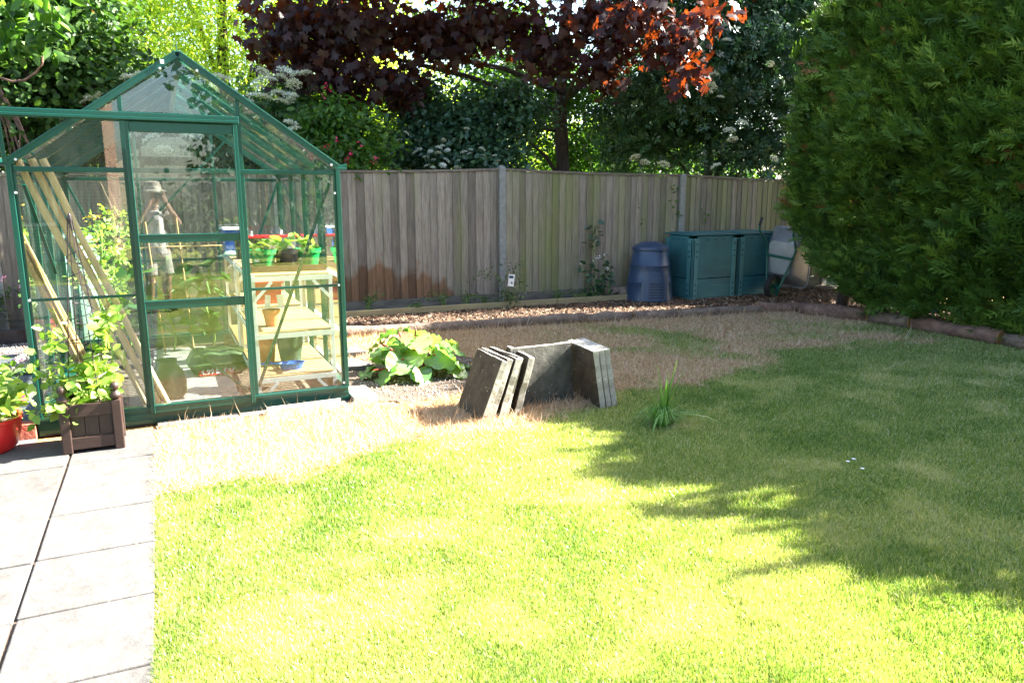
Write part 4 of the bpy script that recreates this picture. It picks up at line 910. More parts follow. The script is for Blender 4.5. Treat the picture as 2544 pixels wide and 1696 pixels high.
# ------------------------------------------------------------------ leaning paving slabs
def lean_slab(label, bf, bn, p, off, s, t, th, m, group, wd=None, broken=False):
    """slab standing on the edge bf-bn, its top shifted by s along p, t high"""
    bf, bn = np.array(bf, float), np.array(bn, float); ed = (bn-bf); L = np.linalg.norm(ed); ed /= L; L = wd or L
    p = np.array(p, float); p /= np.linalg.norm(p)
    up = np.array([p[0]*s, p[1]*s, t]); H = np.linalg.norm(up); up /= H
    E3 = np.array([ed[0], ed[1], 0]); Nn = np.cross(E3, up)
    if Nn @ np.array([p[0], p[1], 0]) < 0: Nn = -Nn
    base = np.array([bn[0]+p[0]*off, bn[1]+p[1]*off, -.006])
    o = None; nu, nv_ = 7, 7; b = MB()
    def P(u, v, q): return tuple(base-E3*u*L+up*v*H+Nn*(q*th)-base)
    cor = lambda u, v: .006*math.sin(9*u+5*v+off*40)
    for q in (0, 1):
        for i in range(nu+1):
            for j in range(nv_+1):
                u, v = i/nu, j/nv_; du_, dv_ = u, v
                if i in (0, nu): du_ += random.uniform(-.008, .008)
                if j in (0, nv_): dv_ += random.uniform(-.008, .008)
                if broken and i == 0 and j in (1, 2, 3): du_ += .03*random.random()
                b.v.append(P(du_, dv_, q))
    k = (nu+1)*(nv_+1); g_ = lambda q, i, j: q*k+i*(nv_+1)+j
    fc = lambda f, mi: (b.f.append(f), b.mi.append(mi))
    for i in range(nu):
        for j in range(nv_):
            fc((g_(0, i, j), g_(0, i, j+1), g_(0, i+1, j+1), g_(0, i+1, j)), 0); fc((g_(1, i, j), g_(1, i+1, j), g_(1, i+1, j+1), g_(1, i, j+1)), 0)
    for i in range(nu): fc((g_(0, i, 0), g_(0, i+1, 0), g_(1, i+1, 0), g_(1, i, 0)), 1); fc((g_(0, i, nv_), g_(1, i, nv_), g_(1, i+1, nv_), g_(0, i+1, nv_)), 1)
    for j in range(nv_): fc((g_(0, 0, j), g_(1, 0, j), g_(1, 0, j+1), g_(0, 0, j+1)), 1); fc((g_(0, nu, j), g_(0, nu, j+1), g_(1, nu, j+1), g_(1, nu, j)), 1)
    o = b.build('paving_slab', [m, M['lit_slab_edge']], None, bevel=.004); o.location = base
    bm_fix(o.data); return tag(o, label, 'paving slab', group)
def bm_fix(me_):
    import bmesh
    bm = bmesh.new(); bm.from_mesh(me_); bmesh.ops.recalc_face_normals(bm, faces=bm.faces); bm.to_mesh(me_); bm.free()
pL = (.906, .423); gs = 'concrete paving slabs leaning together on the lawn edge'
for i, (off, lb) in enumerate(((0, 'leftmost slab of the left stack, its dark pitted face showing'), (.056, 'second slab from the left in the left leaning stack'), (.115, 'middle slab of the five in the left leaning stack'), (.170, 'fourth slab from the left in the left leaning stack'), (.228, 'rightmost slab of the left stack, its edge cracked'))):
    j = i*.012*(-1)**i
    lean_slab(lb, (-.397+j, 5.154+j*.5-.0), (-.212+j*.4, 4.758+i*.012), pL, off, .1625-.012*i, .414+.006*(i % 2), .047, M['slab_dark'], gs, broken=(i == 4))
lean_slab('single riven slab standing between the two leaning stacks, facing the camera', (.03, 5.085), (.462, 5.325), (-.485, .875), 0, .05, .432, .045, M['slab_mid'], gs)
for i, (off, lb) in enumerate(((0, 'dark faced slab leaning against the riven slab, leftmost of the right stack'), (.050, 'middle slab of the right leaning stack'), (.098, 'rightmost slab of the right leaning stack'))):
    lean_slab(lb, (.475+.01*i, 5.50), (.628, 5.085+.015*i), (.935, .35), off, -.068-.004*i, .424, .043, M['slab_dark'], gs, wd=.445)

# ------------------------------------------------------------------ rhubarb, tuft, bed plants
def big_leaf_plant(label, loc, leaves):
    r = thing('rhubarb_plant', label, 'rhubarb', loc); P_, Xs, Ys, Zs, S = [], [], [], [], []; st = MB()
    for an, el, ln, sz in leaves:
        d = Vector((math.cos(an)*math.cos(el), math.sin(an)*math.cos(el), math.sin(el))); tip = d*ln
        st.tube([(0, 0, 0), tip*.5+Vector((0, 0, .03)), tip], [.014, .011, .008], 7)
        yd = (Vector((math.cos(an), math.sin(an), -.35+random.uniform(-.2, .25)))).normalized(); zd = (Vector((-math.cos(an)*.25, -math.sin(an)*.25, 1))+Vector((random.gauss(0, .4), random.gauss(0, .4), 0))); zd = (zd-yd*zd.dot(yd)).normalized(); xd = yd.cross(zd)
        P_.append(tip); Xs.append(xd); Ys.append(yd); Zs.append(zd); S.append(sz)
    st.build('stalks', M['stalk_red'], r)
    nu, nv_ = 9, 11
    for i in range(len(P_)):
        v = []; f = []; ph = random.random()*6
        for a in range(nu+1):
            for q in range(nv_+1):
                u = -1+2*a/nu; t = q/nv_; prof = math.sin(math.pi*min(1, (t*.86+.14))**.8)**.75*.56
                back = -.22*abs(u)**1.5*(1-t)**2
                x = u*prof; y = t+back-.12; z = .07*math.sin(t*19+ph)*abs(u)**1.6+.06*math.sin(t*31+2*ph+u*3)*abs(u)**2+.10*(1-abs(u))*-1*.4-.28*t*t+.04*math.cos(u*14)*(.3+t)*.5
                v.append(P_[i]+Xs[i]*x*S[i]+Ys[i]*y*S[i]+Zs[i]*z*S[i])
        f = [(a*(nv_+1)+q, (a+1)*(nv_+1)+q, (a+1)*(nv_+1)+q+1, a*(nv_+1)+q+1) for a in range(nu) for q in range(nv_)]
        c = MB(); c.add(v, f); o = c.build('leaf', L_['rhubarb'], r, smooth='all')
        at_ = o.data.attributes.new('rnd', 'FLOAT', 'POINT'); rv = random.random()*.88; at_.data.foreach_set('value', [min(.97, rv)]*len(v))
    return r
lv = []
for i in range(34):
    an = i*2.399+random.uniform(-.3, .3); k = i/34
    lv.append((an, R(8+72*k**1.2)+random.uniform(-.1, .1), random.uniform(.26, .42)*(1.0-.05*k), random.uniform(.15, .235)))
big_leaf_plant('large rhubarb clump with crinkled pale leaves on bare soil', (-.83, 6.15, 0), lv)
# yellowing fallen leaf belongs to the clump's front
tf_ = thing('coarse_grass_tuft', 'tuft of tall coarse grass with long fallen blades on the lawn', 'grass tuft', (1.0, 4.72, -.01))
pb, Xb, Yb, Zb, Sb = [], [], [], [], []
def ribbon(mb, path, wd):
    path = [Vector(p) for p in path]; n_ = len(path); vs = []
    for i, p in enumerate(path):
        t = (path[min(i+1, n_-1)]-path[max(i-1, 0)]).normalized(); s = t.cross(Vector((0, 0, 1)))
        s = s.normalized() if s.length > .05 else Vector((1, 0, 0)); wv = wd*(1-(i/(n_-1))**2)+.0004; vs += [p-s*wv+Vector((0, 0, .25*wv)), p, p+s*wv+Vector((0, 0, .25*wv))]
    mb.add(vs, [(3*i+j, 3*i+j+1, 3*i+j+4, 3*i+j+3) for i in range(n_-1) for j in (0, 1)])
rb_ = MB()
for (dx, dy, hh, ln, wd) in ((.04, 0, .20, .04, .006), (.02, .02, .22, 0, .006), (.07, -.03, .19, 0, .006), (-.03, .03, .24, 0, .006), (.12, .0, .17, 0, .006), (.0, -.05, .2, 0, .006), (-.05, .0, .21, .08, .006), (.10, .02, .24, .12, .006), (.06, .03, .26, .1, .007), (-.02, -.02, .17, .03, .005), (.02, .05, .18, .05, .006), (-.08, -.02, .16, .1, .005)):
    ribbon(rb_, [(0, 0, 0), (dx*.4, dy*.4, hh*.7), (dx*1.1, dy, hh*1.35)], wd*1.9)
for dx, dy, z in ((.30, .05, .03), (.34, -.02, .02), (.27, -.10, .015), (-.10, -.22, .01), (.22, .03, .05), (.33, -.13, .008)):
    ribbon(rb_, [(0, 0, 0), (dx*.25, dy*.25, .075), (dx*.6, dy*.6, .075), (dx, dy, z+.01)], .010)
for i in range(230):
    an = random.random()*6.28; q = random.uniform(.02, .17); hh = random.uniform(.05, .12); ribbon(rb_, [(q*.3*math.cos(an), q*.3*math.sin(an), 0), (q*.6*math.cos(an), q*.6*math.sin(an), hh), (q*1.2*math.cos(an), q*1.2*math.sin(an), hh*.6)], .0028)
rb_.v = [(x*1.3, y*1.3, z*1.25) for x, y, z in rb_.v]
o = rb_.build('blades', L_['tuft'], tf_); at_ = o.data.attributes.new('rnd', 'FLOAT', 'POINT'); at_.data.foreach_set('value', np.repeat(rng.random(len(o.data.vertices)//3+1)**1.5, 3)[:len(o.data.vertices)].astype(np.float32))
dz = thing('lawn_daisies', 'three tiny white daisies open in the shaded lawn', 'daisies', (1.87, 3.93, 0))
for x, y in ((0, 0), (.05, .04), (.03, -.11)):
    c = MB(); c.lathe([(.002, .03), (.011, .034), (.002, .036)], 9, (x, y, 0)); c.build('daisy', M['white'], dz)
sh = vine_plant('variegated_shrub', 'small grey-green shrub against the concrete fence post', 'shrub', fw(-.02, -.32, .0), FA,
    [[(0, 0, 0), (-.05, 0, .25), (-.25, -.05, .5), (-.52, -.06, .46)], [(0, 0, 0), (.05, 0, .3), (.13, -.02, .58)], [(0, 0, 0), (-.03, -.05, .2), (-.05, -.05, .58)], [(0, 0, 0), (.08, -.04, .2), (.16, -.04, .36)], [(0, 0, 0), (-.1, -.06, .15), (-.14, -.06, .33)], [(0, 0, 0), (-.08, .02, .1), (-.2, .0, .12)], [(0, 0, 0), (.08, .02, .1), (.12, -.05, .1)], [(0, 0, 0), (.02, -.1, .15), (.04, -.1, .3)], [(0, 0, 0), (-.04, -.1, .1), (-.06, -.12, .22)]], .036, L_['grey'], 150, .055, wd=.55)
c = MB(); c.box((-.045, -.17, .385), (.085, .002, .16), Matrix.Rotation(.12, 3, 'Y')); c.build('plant_label', M['white'], sh)
c = MB(); c.box((-.045, -.172, .43), (.06, .001, .035), Matrix.Rotation(.12, 3, 'Y')); c.build('label_print', M['binblue'], sh)
vine_plant('climbing_plant', 'tall dark leafy climber growing up the fence before the log', 'climber', fw(1.38, -.2, 0), FA,
    [[(0, 0, 0), (.02, .08, .4), (.0, .1, .8), (-.02, .1, 1.1)], [(0, 0, 0), (.1, .05, .3), (.2, .1, .62)], [(0, 0, 0), (-.1, .05, .25), (-.22, .08, .52)], [(.02, 0, 0), (.12, .02, .12), (.2, 0, .2)], [(.2, 0, 0), (.25, .05, .3), (.3, .1, .55)]], .11, L_['elder_blue'], 34, .05, wd=.5, tm='oval', r0=.006,
    extra=lambda r: blooms([(.02, .0, .62), (.05, -.02, .63), (.15, .02, .64), (-.24, .05, .53), (.22, .02, .45)], .035, M['white'], r, 5, .012))
for i, (s, of, hh, lb) in enumerate(((-1.95, -.3, .3, 'grassy green weed at the fence foot next to the greenhouse'), (-1.28, -.35, .16, 'tiny seedling weed left of the shoot clump under the fence'), (-.93, -.25, .26, 'clump of green shoots under the brown stained boards'), (-.62, -.3, .24, 'leafy weed between the shoot clump and the variegated shrub'), (-.36, -.3, .17, 'low weed touching the left of the variegated shrub'), (.75, -.25, .22, 'small weed midway between the shrub and the climber'), (1.05, -.3, .17, 'low weed at the left foot of the tall climber'))):
    vine_plant('weed', lb, 'weed', fw(s, of, 0), FA, [[(0, 0, 0), (random.gauss(0, .04), random.gauss(0, .03), hh*.6), (random.gauss(0, .10), random.gauss(0, .04), hh*random.uniform(.6, 1.1))] for _ in range(6)], .034, L_['ivy'], 60, .025, wd=.4)['group'] = 'weeds under the fence'
iv = MB()
def sprig(label, s, z, n=7):
    r = thing('ivy_sprig', label, 'ivy', fw(s, -.035, z), FA, 'ivy sprigs through the fence'); leafcluster('leaves', [(random.gauss(0, .035), random.uniform(-.03, .0), random.gauss(0, .06)) for _ in range(n)], .06, L_['small'], r, n=1, width=.6)
sprig('small bright ivy sprig on the fence above the round bin', 2.18, 1.18, 5); sprig('ivy sprig hanging from the fence top beside the right post', 2.78, 1.5, 10); sprig('ivy sprig on the right concrete post above the green bin', 2.86, 1.2, 8); sprig('dark ivy sprig on the panel right of the concrete post', 3.35, 1.22, 5)

# ------------------------------------------------------------------ compost bins
cbn = thing('compost_bin', 'dark blue-black round conical compost bin with a lid and hatch', 'compost bin', (1.99, 10.72, 0), R(-84))
c = MB(); prof = [(.345, 0), (.338, .06), (.317, .26), (.319, .264), (.319, .276), (.314, .281), (.286, .50), (.288, .504), (.288, .514), (.283, .519), (.250, .70), (.243, .72)]; c.lathe(prof, 48, cap=False); c.build('body', M['binblue'], cbn, smooth=True)
c = MB(); c.lathe([(.243, .715), (.258, .72), (.262, .742), (.255, .765), (.235, .775), (.15, .825), (.11, .835), (.10, .825), (.055, .82), (.05, .835), (.01, .837)], 48); c.build('lid', M['binblue'], cbn, smooth=True)
def cone_patch(mb, z0, z1, hw, off, dep, round_=.3, n_=18):
    """an arched plate lying on the cone, its outer face proud by off"""
    pts = []
    for i in range(n_+1):
        t = i/n_; u = -1+2*t; zt = z1-(z1-z0)*.30*(abs(u)**3.2); pts.append((u, zt))
    v = []
    for u, zt in pts:
        for z in (z0, zt):
            for of in (off-dep, off):
                rr = np.interp(z, [p[1] for p in prof], [p[0] for p in prof])+of; an = u*hw/.3*(1 if z > z0 else 1.06); v.append((rr*math.cos(an), rr*math.sin(an), z))
    f = []
    for i in range(n_):
        a0, a1 = 4*i, 4*(i+1); f += [(a0+1, a1+1, a1+3, a0+3), (a0+3, a1+3, a1+2, a0+2), (a0, a0+2, a1+2, a1), (a0+1, a0, a1, a1+1)]
    f += [(0, 1, 3, 2), (4*n_, 4*n_+2, 4*n_+3, 4*n_+1)]
    mb.add(v, f)
c = MB(); cone_patch(c, .01, .42, .18, .022, .04); c.build('hatch_surround', M['binblue'], cbn, bevel=.004)
c = MB(); cone_patch(c, .02, .37, .135, .042, .04); hatch = c.build('hatch', M['binblue'], cbn, bevel=.005)
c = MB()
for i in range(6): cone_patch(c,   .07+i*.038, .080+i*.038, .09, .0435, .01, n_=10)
c.build('louvres', M['recess_shade'], hatch)
def square_bin(label, loc, rz, sx, sy, h):
    r = thing('square_compost_bin', label, 'compost bin', loc, rz, 'square green compost bins')
    k = .03
    def wall(p0, p1, name):
        p0, p1 = Vector(p0), Vector(p1); d = (p1-p0); L = d.length; d.normalize(); nrm = Vector((d.y, -d.x, 0)); c = MB(); mm = Matrix((d, nrm, Vector((0, 0, 1)))).transposed()
        mid_ = (p0+p1)/2
        c.box(mid_+Vector((0, 0, .155)), (L-.16, .035, .29), mm); c.box(mid_+Vector((0, 0, .612)), (L-.16, .03, .60), mm)
        for i in range(8): c.box(mid_+nrm*.017+Vector((0, 0, .36+.068*i)), (L-.165, .0025, .008), mm)
        w_ = c.build(name, M['bingreen'], r, bevel=.004)
        c = MB()
        for i in range(6): c.box(mid_+nrm*.020+Vector((0, 0, .05+.03*i)), (L-.24, .012, .013), mm)
        c.build('vent_ribs', M['bingreen2'], w_, bevel=.003)
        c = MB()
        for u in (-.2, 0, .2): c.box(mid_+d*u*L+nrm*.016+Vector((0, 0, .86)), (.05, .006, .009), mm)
        c.build('slots', M['recess_shade'], w_)
    cs = [(0, 0, 0), (sx, 0, 0), (sx, sy, 0), (0, sy, 0)]
    for i in range(4): wall(cs[i], cs[(i+1) % 4], 'side_panel')
    for i in range(4):
        p, q, s = Vector(cs[i]), Vector(cs[(i+1) % 4]), Vector(cs[i-1]); d1, d2 = (q-p).normalized(), (s-p).normalized(); n1, n2 = -d2, -d1; c = MB()
        for d, n_ in ((d1, n1), (d2, n2)): c.box(p+d*.045+n_*.012+Vector((0, 0, h/2-.02)), (.082, .03, h-.05), Matrix((d, n_, Vector((0, 0, 1)))).transposed())
        po = c.build('corner_strip', M['bingreen2'], r, bevel=.005); c = MB()
        for d, n_ in ((d1, n1), (d2, n2)):
            mm = Matrix((d, n_, Vector((0, 0, 1)))).transposed()
            for z in (.06, .14, .22, .62, .70, .80): c.box(p+d*.05+n_*.026+Vector((0, 0, z)), (.022, .006, .020), mm)
            c.box(p+d*.006+n_*.024+Vector((0, 0, .45)), (.008, .008, .82), mm)
        c.build('fixing_holes', M['recess_shade'], po)
    c = MB(); c.box((sx/2, sy/2, h+.008), (sx+.05, sy+.05, .022)); c.box((sx/2, sy/2, h+.026), (sx-.06, sy-.06, .016)); c.build('lid', M['bingreen'], r, bevel=.008)
    return r
BA = R(26.5)
square_bin('left of the two square dark green compost bins, next to the round bin', (2.585, 10.66, 0), BA, .80, .60, .925)
q_ = Vector((2.585, 10.66, 0))+Vector((math.cos(BA), math.sin(BA), 0))*.86
square_bin('right of the two square dark green compost bins, behind the wheelbarrow', q_, BA, .80, .60, .925)

# ------------------------------------------------------------------ wheelbarrow standing on its nose
wbw = thing('wheelbarrow', 'galvanised wheelbarrow with green frame tipped up on its nose by the hedge', 'wheelbarrow', (3.87, 11.0, .17))
zdir = Vector((.74, .62, .10)).normalized(); xdir = Vector((-.06, .10, -1)); xdir = (xdir-zdir*xdir.dot(zdir)).normalized(); ydir = zdir.cross(xdir)
wbw.rotation_euler = Matrix((xdir, ydir, zdir)).transposed().to_euler()
# canonical: +x to the wheel, z up out of the tray; wheel axle at the origin
c = MB(); tyre = [(.125, -.035), (.150, -.045), (.172, -.03), (.178, 0), (.172, .03), (.150, .045), (.125, .035)]
rot = Matrix.Rotation(math.pi/2, 3, 'X')
wl = MB(); wl.lathe(tyre, 28, cap=False); wl.v = [tuple(rot @ Vector(v)) for v in wl.v]; wo = wl.build('wheel', M['tyre'], wbw, smooth='all')
wl = MB(); wl.lathe([(.03, -.05), (.03, -.02), (.12, -.012), (.128, -.03), (.128, .03), (.12, .012), (.03, .02), (.03, .05)], 24); wl.v = [tuple(rot @ Vector(v)) for v in wl.v]; wl.build('rim', M['barrow_green'], wo, smooth=True)
for y in (-1, 1):
    c = MB(); c.tube([(.13, y*.09, -.02), (.0, y*.11, .02), (-.35, y*.19, .10), (-.55, y*.235, .14), (-.66, y*.25, .06), (-.80, y*.27, -.06), (-.88, y*.275, -.07), (-.97, y*.28, -.02)], .0165, 12); fr = c.build('frame_tube', M['barrow_green'], wbw, smooth='all')
    c = MB(); c.tube([(-.87, y*.275, -.07), (-.98, y*.28, -.013)], .021, 12); c.build('grip', M['black_rubber'], fr, smooth=True)
c = MB(); c.box((-.42, 0, .10), (.04, .40, .012)); c.box((0, 0, .0), (.03, .22, .022)); c.build('cross_bar', M['barrow_green'], wbw, bevel=.003)
for y in (-1, 1):
    c = MB(); c.bar((-.02, y*.115, .03), (.0, y*.17, .24), .018, .006); c.build('tray_stay', M['galv'], wbw)
def rr_loop(x0, x1, wy, z, r, n_=6):
    pts = []
    for cx_, cy_, a0 in ((x1-r, wy-r, 0), (x0+r, wy-r, 90), (x0+r, -wy+r, 180), (x1-r, -wy+r, 270)):
        for i in range(n_+1): a_ = R(a0+90*i/n_); pts.append((cx_+r*math.cos(a_), cy_+r*math.sin(a_), z))
    return pts
c = MB(); lo = rr_loop(-.64, -.16, .20, .135, .08); m1 = rr_loop(-.67, -.10, .235, .17, .1); hi = rr_loop(-.80, .06, .32, .41, .1); hi2 = rr_loop(-.812, .072, .332, .405, .11); ii = [(x*.985-.004, y*.97, z+.012) for x, y, z in lo]
n_ = len(lo); c.add(lo+m1+hi+hi2, [tuple(range(n_))]+[(k*n_+i, k*n_+(i+1) % n_, (k+1)*n_+(i+1) % n_, (k+1)*n_+i) for k in range(3) for i in range(n_)])
to = c.build('tray', M['galv'], wbw, smooth=True); sd_ = to.modifiers.new('s', 'SOLIDIFY'); sd_.thickness = .004
c = MB(); lp = rr_loop(-.81, .07, .33, .408, .11); c.tube(lp+lp[:1], .007, 8); c.build('rolled_edge', M['galv'], to, smooth='all')

# ------------------------------------------------------------------ conifer hedge
hedge = thing('conifer_hedge', 'tall dense dark green conifer hedge filling the right side', 'hedge', (3.72, 10.05, 0), math.atan2(-.888, .46))
# hedge frame: x along the hedge towards the camera side, y into the hedge is +y rotated: garden face at y<0
def hedge_face(s, z):
    n = fnoise(s+2, z, .9)-.5; n2 = fnoise(s*1.3+9, z+4, 2.8)-.5
    prof = -.30*np.sin(np.clip(z/3.6, 0, 1)*np.pi)**.8+.10
    return prof-.55*n-.5*n2
def hedge_top(s):
    far = np.clip((s-3.2)/1.2, 0, 1)
    return 3.5+.55*np.clip(s/1.4, 0, 1)**.8-.40*far-.18*np.clip((s-4.6)/1.2, 0, 1)*(1-np.clip((s-8)/1.5, 0, 1))+(.35+.45*far)*(fnoise(s, s*0+3, 1.9)-.5)  # out of view, height and lumps are shaped for the lawn shadow
HL = 10.5
def hedge_sprays(n, s0, s1, size, which):
    if which == 'face':
        s = rng.uniform(s0, s1, n); z = .12+(hedge_top(s)-.12)*rng.random(n)**.95
        low = .36+.2*fnoise(s, s*0, 2.0)-.17*np.clip(s-1, 0, 2); z = np.maximum(z, low-.2*rng.random(n))
        s = np.where(z < 1.1, np.maximum(s, rng.normal(.42, .06, n)+1.25*(1.1-z)), np.maximum(s, .36+.3*rng.random(n)*(rng.random(n) < .5))); y = hedge_face(s, z); dep = rng.exponential(.07, n)*(1+1.5*(rng.random(n) < .25)); pos = np.stack([s, y+dep, z], 1)
        out = np.tile([0, -1.0, 0], (n, 1))
    elif which == 'top':
        s = rng.uniform(s0, s1, n); y = rng.uniform(-.1, 1.6, n); z = hedge_top(s)-.9*np.clip(np.abs(y-.75)-.45, 0, 2)**1.5-rng.exponential(.07, n); pos = np.stack([s, y, z], 1); out = np.tile([0, -.2, .8], (n, 1))
    elif which == 'end':
        y = rng.uniform(-.25, 1.7, n); z = .5+(3.3-.5)*rng.random(n); s = .5-.28*np.sin(np.clip(z/3.4, 0, 1)*np.pi)+.35*(fnoise(y, z, 1.5)-.5)+rng.exponential(.07, n)-.05+.25*(z > 2.9)*(z-2.9)+1.25*np.clip(1.15-z, 0, 1); pos = np.stack([s, y, z], 1); out = np.tile([-1.0, 0, 0], (n, 1))
    elif which == 'shadow_fringe':
        s = rng.uniform(s0, s1, n); k_ = rng.integers(0, 240, n); hk = np.minimum(rng.exponential(.22, 240), .5); s = np.clip(s0+(k_+.5)*(s1-s0)/240+rng.normal(0, .12, n), s0, s1); y = rng.uniform(.1, 1.4, n); z = hedge_top(s)+hk[k_]*rng.random(n); pos = np.stack([s, y, z], 1); out = np.tile([0, -.1, .9], (n, 1))  # loose sprays added out of view to dapple the lawn shadow's edge
    else:
        s = rng.uniform(s0, s1, n); z = .3+3.3*rng.random(n); y = 1.75+rng.exponential(.08, n)*-1+.3*(fnoise(s, z, 1.2)-.5); pos = np.stack([s, y, z], 1); out = np.tile([0, 1.0, 0], (n, 1))
    sweep = np.stack([rng.normal(-.28, .35, n), np.zeros(n), rng.normal(.62, .3, n)], 1)
    per = 6; k_ = max(1, n//per); g_ = np.minimum(np.arange(n)//per, k_-1)          # sprays come in tufts that share a direction
    pos = pos[g_*per]+rng.normal(0, size*.30, (n, 3)); out = out[g_*per]
    dirn = (out*rng.uniform(.5, 1.2, (n, 1))+sweep)[g_*per]
    Y = unit(dirn+rng.normal(0, .26, (n, 3)))
    Z = unit(np.cross(Y, rng.normal(size=(n, 3)))); X = np.cross(Y, Z)
    sz = size*rng.uniform(.6, 1.3, n)*np.where(rng.random(k_) < .2, 1.35, 1.0)[g_]; HT.append(rng.normal(0, .2, k_)[g_]); return pos, X, Y, Z, sz
HT = []
parts = [hedge_sprays(30000, .0, 4.2, .205, 'face'), hedge_sprays(4800, .0, 4.2, .21, 'top'), hedge_sprays(9000, 0, 0, .205, 'end'), hedge_sprays(5000, 4.2, HL, .34, 'face'), hedge_sprays(4500, 4.2, HL, .32, 'top'), hedge_sprays(5500, 0, HL, .34, 'back'), hedge_sprays(1500, 3.6, HL, .34, 'shadow_fringe')]
P5 = [np.concatenate([p[i] for p in parts]) for i in range(5)]
hr = np.clip(.25+.5*fnoise(P5[0][:, 0]*1.0, P5[0][:, 2], 3.2)+np.concatenate(HT)+rng.normal(0, .08, len(P5[0])), 0, .97); hr[np.repeat(rng.random(len(hr)//6+1) < .018, 6)[:len(hr)]] = 1
scatter('foliage', *TM['spray'], *P5, L_['hedge'], hedge, attrs={'rnd': hr})
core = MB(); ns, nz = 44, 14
M['hedge_core'] = mat('shaded_core', (.012, .011, .006), .95, var=.5, scale=9, bump=.6)  # solid near-black hull, added to block light and pass for shaded interior
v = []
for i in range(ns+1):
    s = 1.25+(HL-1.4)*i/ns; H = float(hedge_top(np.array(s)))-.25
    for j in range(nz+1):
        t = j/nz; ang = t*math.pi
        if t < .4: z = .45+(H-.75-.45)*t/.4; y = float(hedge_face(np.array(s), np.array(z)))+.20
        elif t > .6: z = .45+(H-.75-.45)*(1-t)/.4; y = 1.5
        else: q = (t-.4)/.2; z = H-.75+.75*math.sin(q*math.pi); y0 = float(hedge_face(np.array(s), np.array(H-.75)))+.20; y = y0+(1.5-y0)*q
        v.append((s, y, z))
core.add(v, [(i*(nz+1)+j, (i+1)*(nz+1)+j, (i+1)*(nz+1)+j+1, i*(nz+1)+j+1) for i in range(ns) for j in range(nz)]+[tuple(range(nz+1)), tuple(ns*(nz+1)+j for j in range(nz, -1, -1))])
core.build('light_block_core', M['hedge_core'], hedge)
for s, y in ((.55, .45), (1.5, .6), (2.6, .5), (3.7, .6), (5.2, .6), (6.8, .6), (8.4, .6)):
    c = MB(); c.tube([(s, y, -.05), (s+.03, y, .4), (s, y+.05, .9)], [.085, .065, .05], 10, jit=.15); c.build('trunk', M['trunk'], hedge, smooth='all')
tw = MB()
for i in range(70):
    s = random.uniform(.2, 4); z = random.uniform(.4, 3.2); y = float(hedge_face(np.array(s), np.array(z))); p = Vector((s, y+.18, z)); d = Vector((random.gauss(-.2, .4), -.5, random.gauss(.2, .5))).normalized()
    tw.tube([p, p+d*.1, p+d*.1+Vector((random.gauss(0, .04), -.1, random.gauss(0, .08)))], [.007, .005, .003], 5)
tw.build('twigs', M['twig'], hedge)

# ------------------------------------------------------------------ trees and shrubs beyond the fence
def crown(parent, lobes, n, size, m, tm, per=14, clump=.16, up=.5, width=.5, name='crown', droop=None, fill=.45, bias=None, aspect=1.0):
    lb = np.array([l[:6] for l in lobes], float); wt = np.array([(l[3]*l[4]*l[5])**.75*(l[6] if len(l) > 6 else 1) for l in lobes]); wt /= wt.sum()
    k = max(1, n//per); ch_ = rng.choice(len(lb), k, p=wt); d = unit(rng.normal(size=(k, 3))); rad = rng.random(k)**fill
    # lumpy outline
    lump = 1+.22*np.sin(d[:, 0]*5+lb[ch_, 0])*np.cos(d[:, 2]*6+d[:, 1]*4)
    cc = lb[ch_, :3]+d*rad[:, None]*lump[:, None]*lb[ch_, 3:6]
    p = np.repeat(cc, per, 0)+rng.normal(0, clump, (k*per, 3))*np.array([1, 1, .7]); dd = np.repeat(d, per, 0)
    nr = rng.normal(0, .55, p.shape)+dd*.45+np.array([0, 0, up])
    if bias is not None: nr += np.array(bias)
    X, Y, Z = frames(nr, droop=droop); s = size*rng.uniform(.6, 1.25, len(p))
    tone = np.clip(np.repeat(rng.normal(.5, .18, k), per)+rng.normal(0, .16, len(p)), 0, 1)
    return scatter(name, *TM[tm], p, X, Y, Z, np.stack([s*width/.5, s*aspect, s], 1), m, parent, attrs={'rnd': tone}), cc
def trunk_tree(parent, base, top, r0, r1, limbs, m=None, jit=.12):
    c = MB(); p0, p1 = Vector(base), Vector(top); n_ = 10
    c.tube([p0.lerp(p1, i/n_)+Vector((.05*math.sin(i*.8), .04*math.cos(i), 0))*(i > 0) for i in range(n_+1)], [r0+(r1-r0)*i/n_+(r0*.35 if i == 0 else 0) for i in range(n_+1)], 12, jit=jit)
    for t, q, rr in limbs:
        s = p0.lerp(p1, t); q = Vector(q); c.tube([s, s.lerp(q, .4)+Vector((0, 0, .12)), s.lerp(q, .75)+Vector((0, .05, .05)), q], [rr, rr*.75, rr*.5, rr*.2], 8, jit=jit)
    return c.build('trunk', m or M['trunk'], parent, smooth='all')
umb_me = None
def umbel(parent, loc, size=.16, tilt=(0, 0)):
    global umb_me
    if umb_me is None:
        k = 520; an = rng.uniform(0, 6.28, k); rr = np.sqrt(rng.random(k)); lump = np.cos(rr*17)*.04+np.sin(an*5+rr*8)*.05
        p = np.stack([rr*np.cos(an)*.5, rr*np.sin(an)*.5, .10-.16*rr*rr+lump], 1); keep = (np.sin(an*7+rr*9) > -.75); p = p[keep]
        nr = rng.normal(0, .4, p.shape); nr[:, 2] += 1; X, Y, Z = frames(nr)
        o = scatter('flower_head', *TM['diamond'], p, X, Y, Z, np.full(len(p), .085), L_['umbel'], None); umb_me = o.data; bpy.data.objects.remove(o)
    o = bpy.data.objects.new('flower_head', umb_me); C.objects.link(o); o.parent = parent; o.location = loc; o.scale = (size, size, size); o.rotation_euler = (tilt[0], tilt[1], random.random()*6); return o
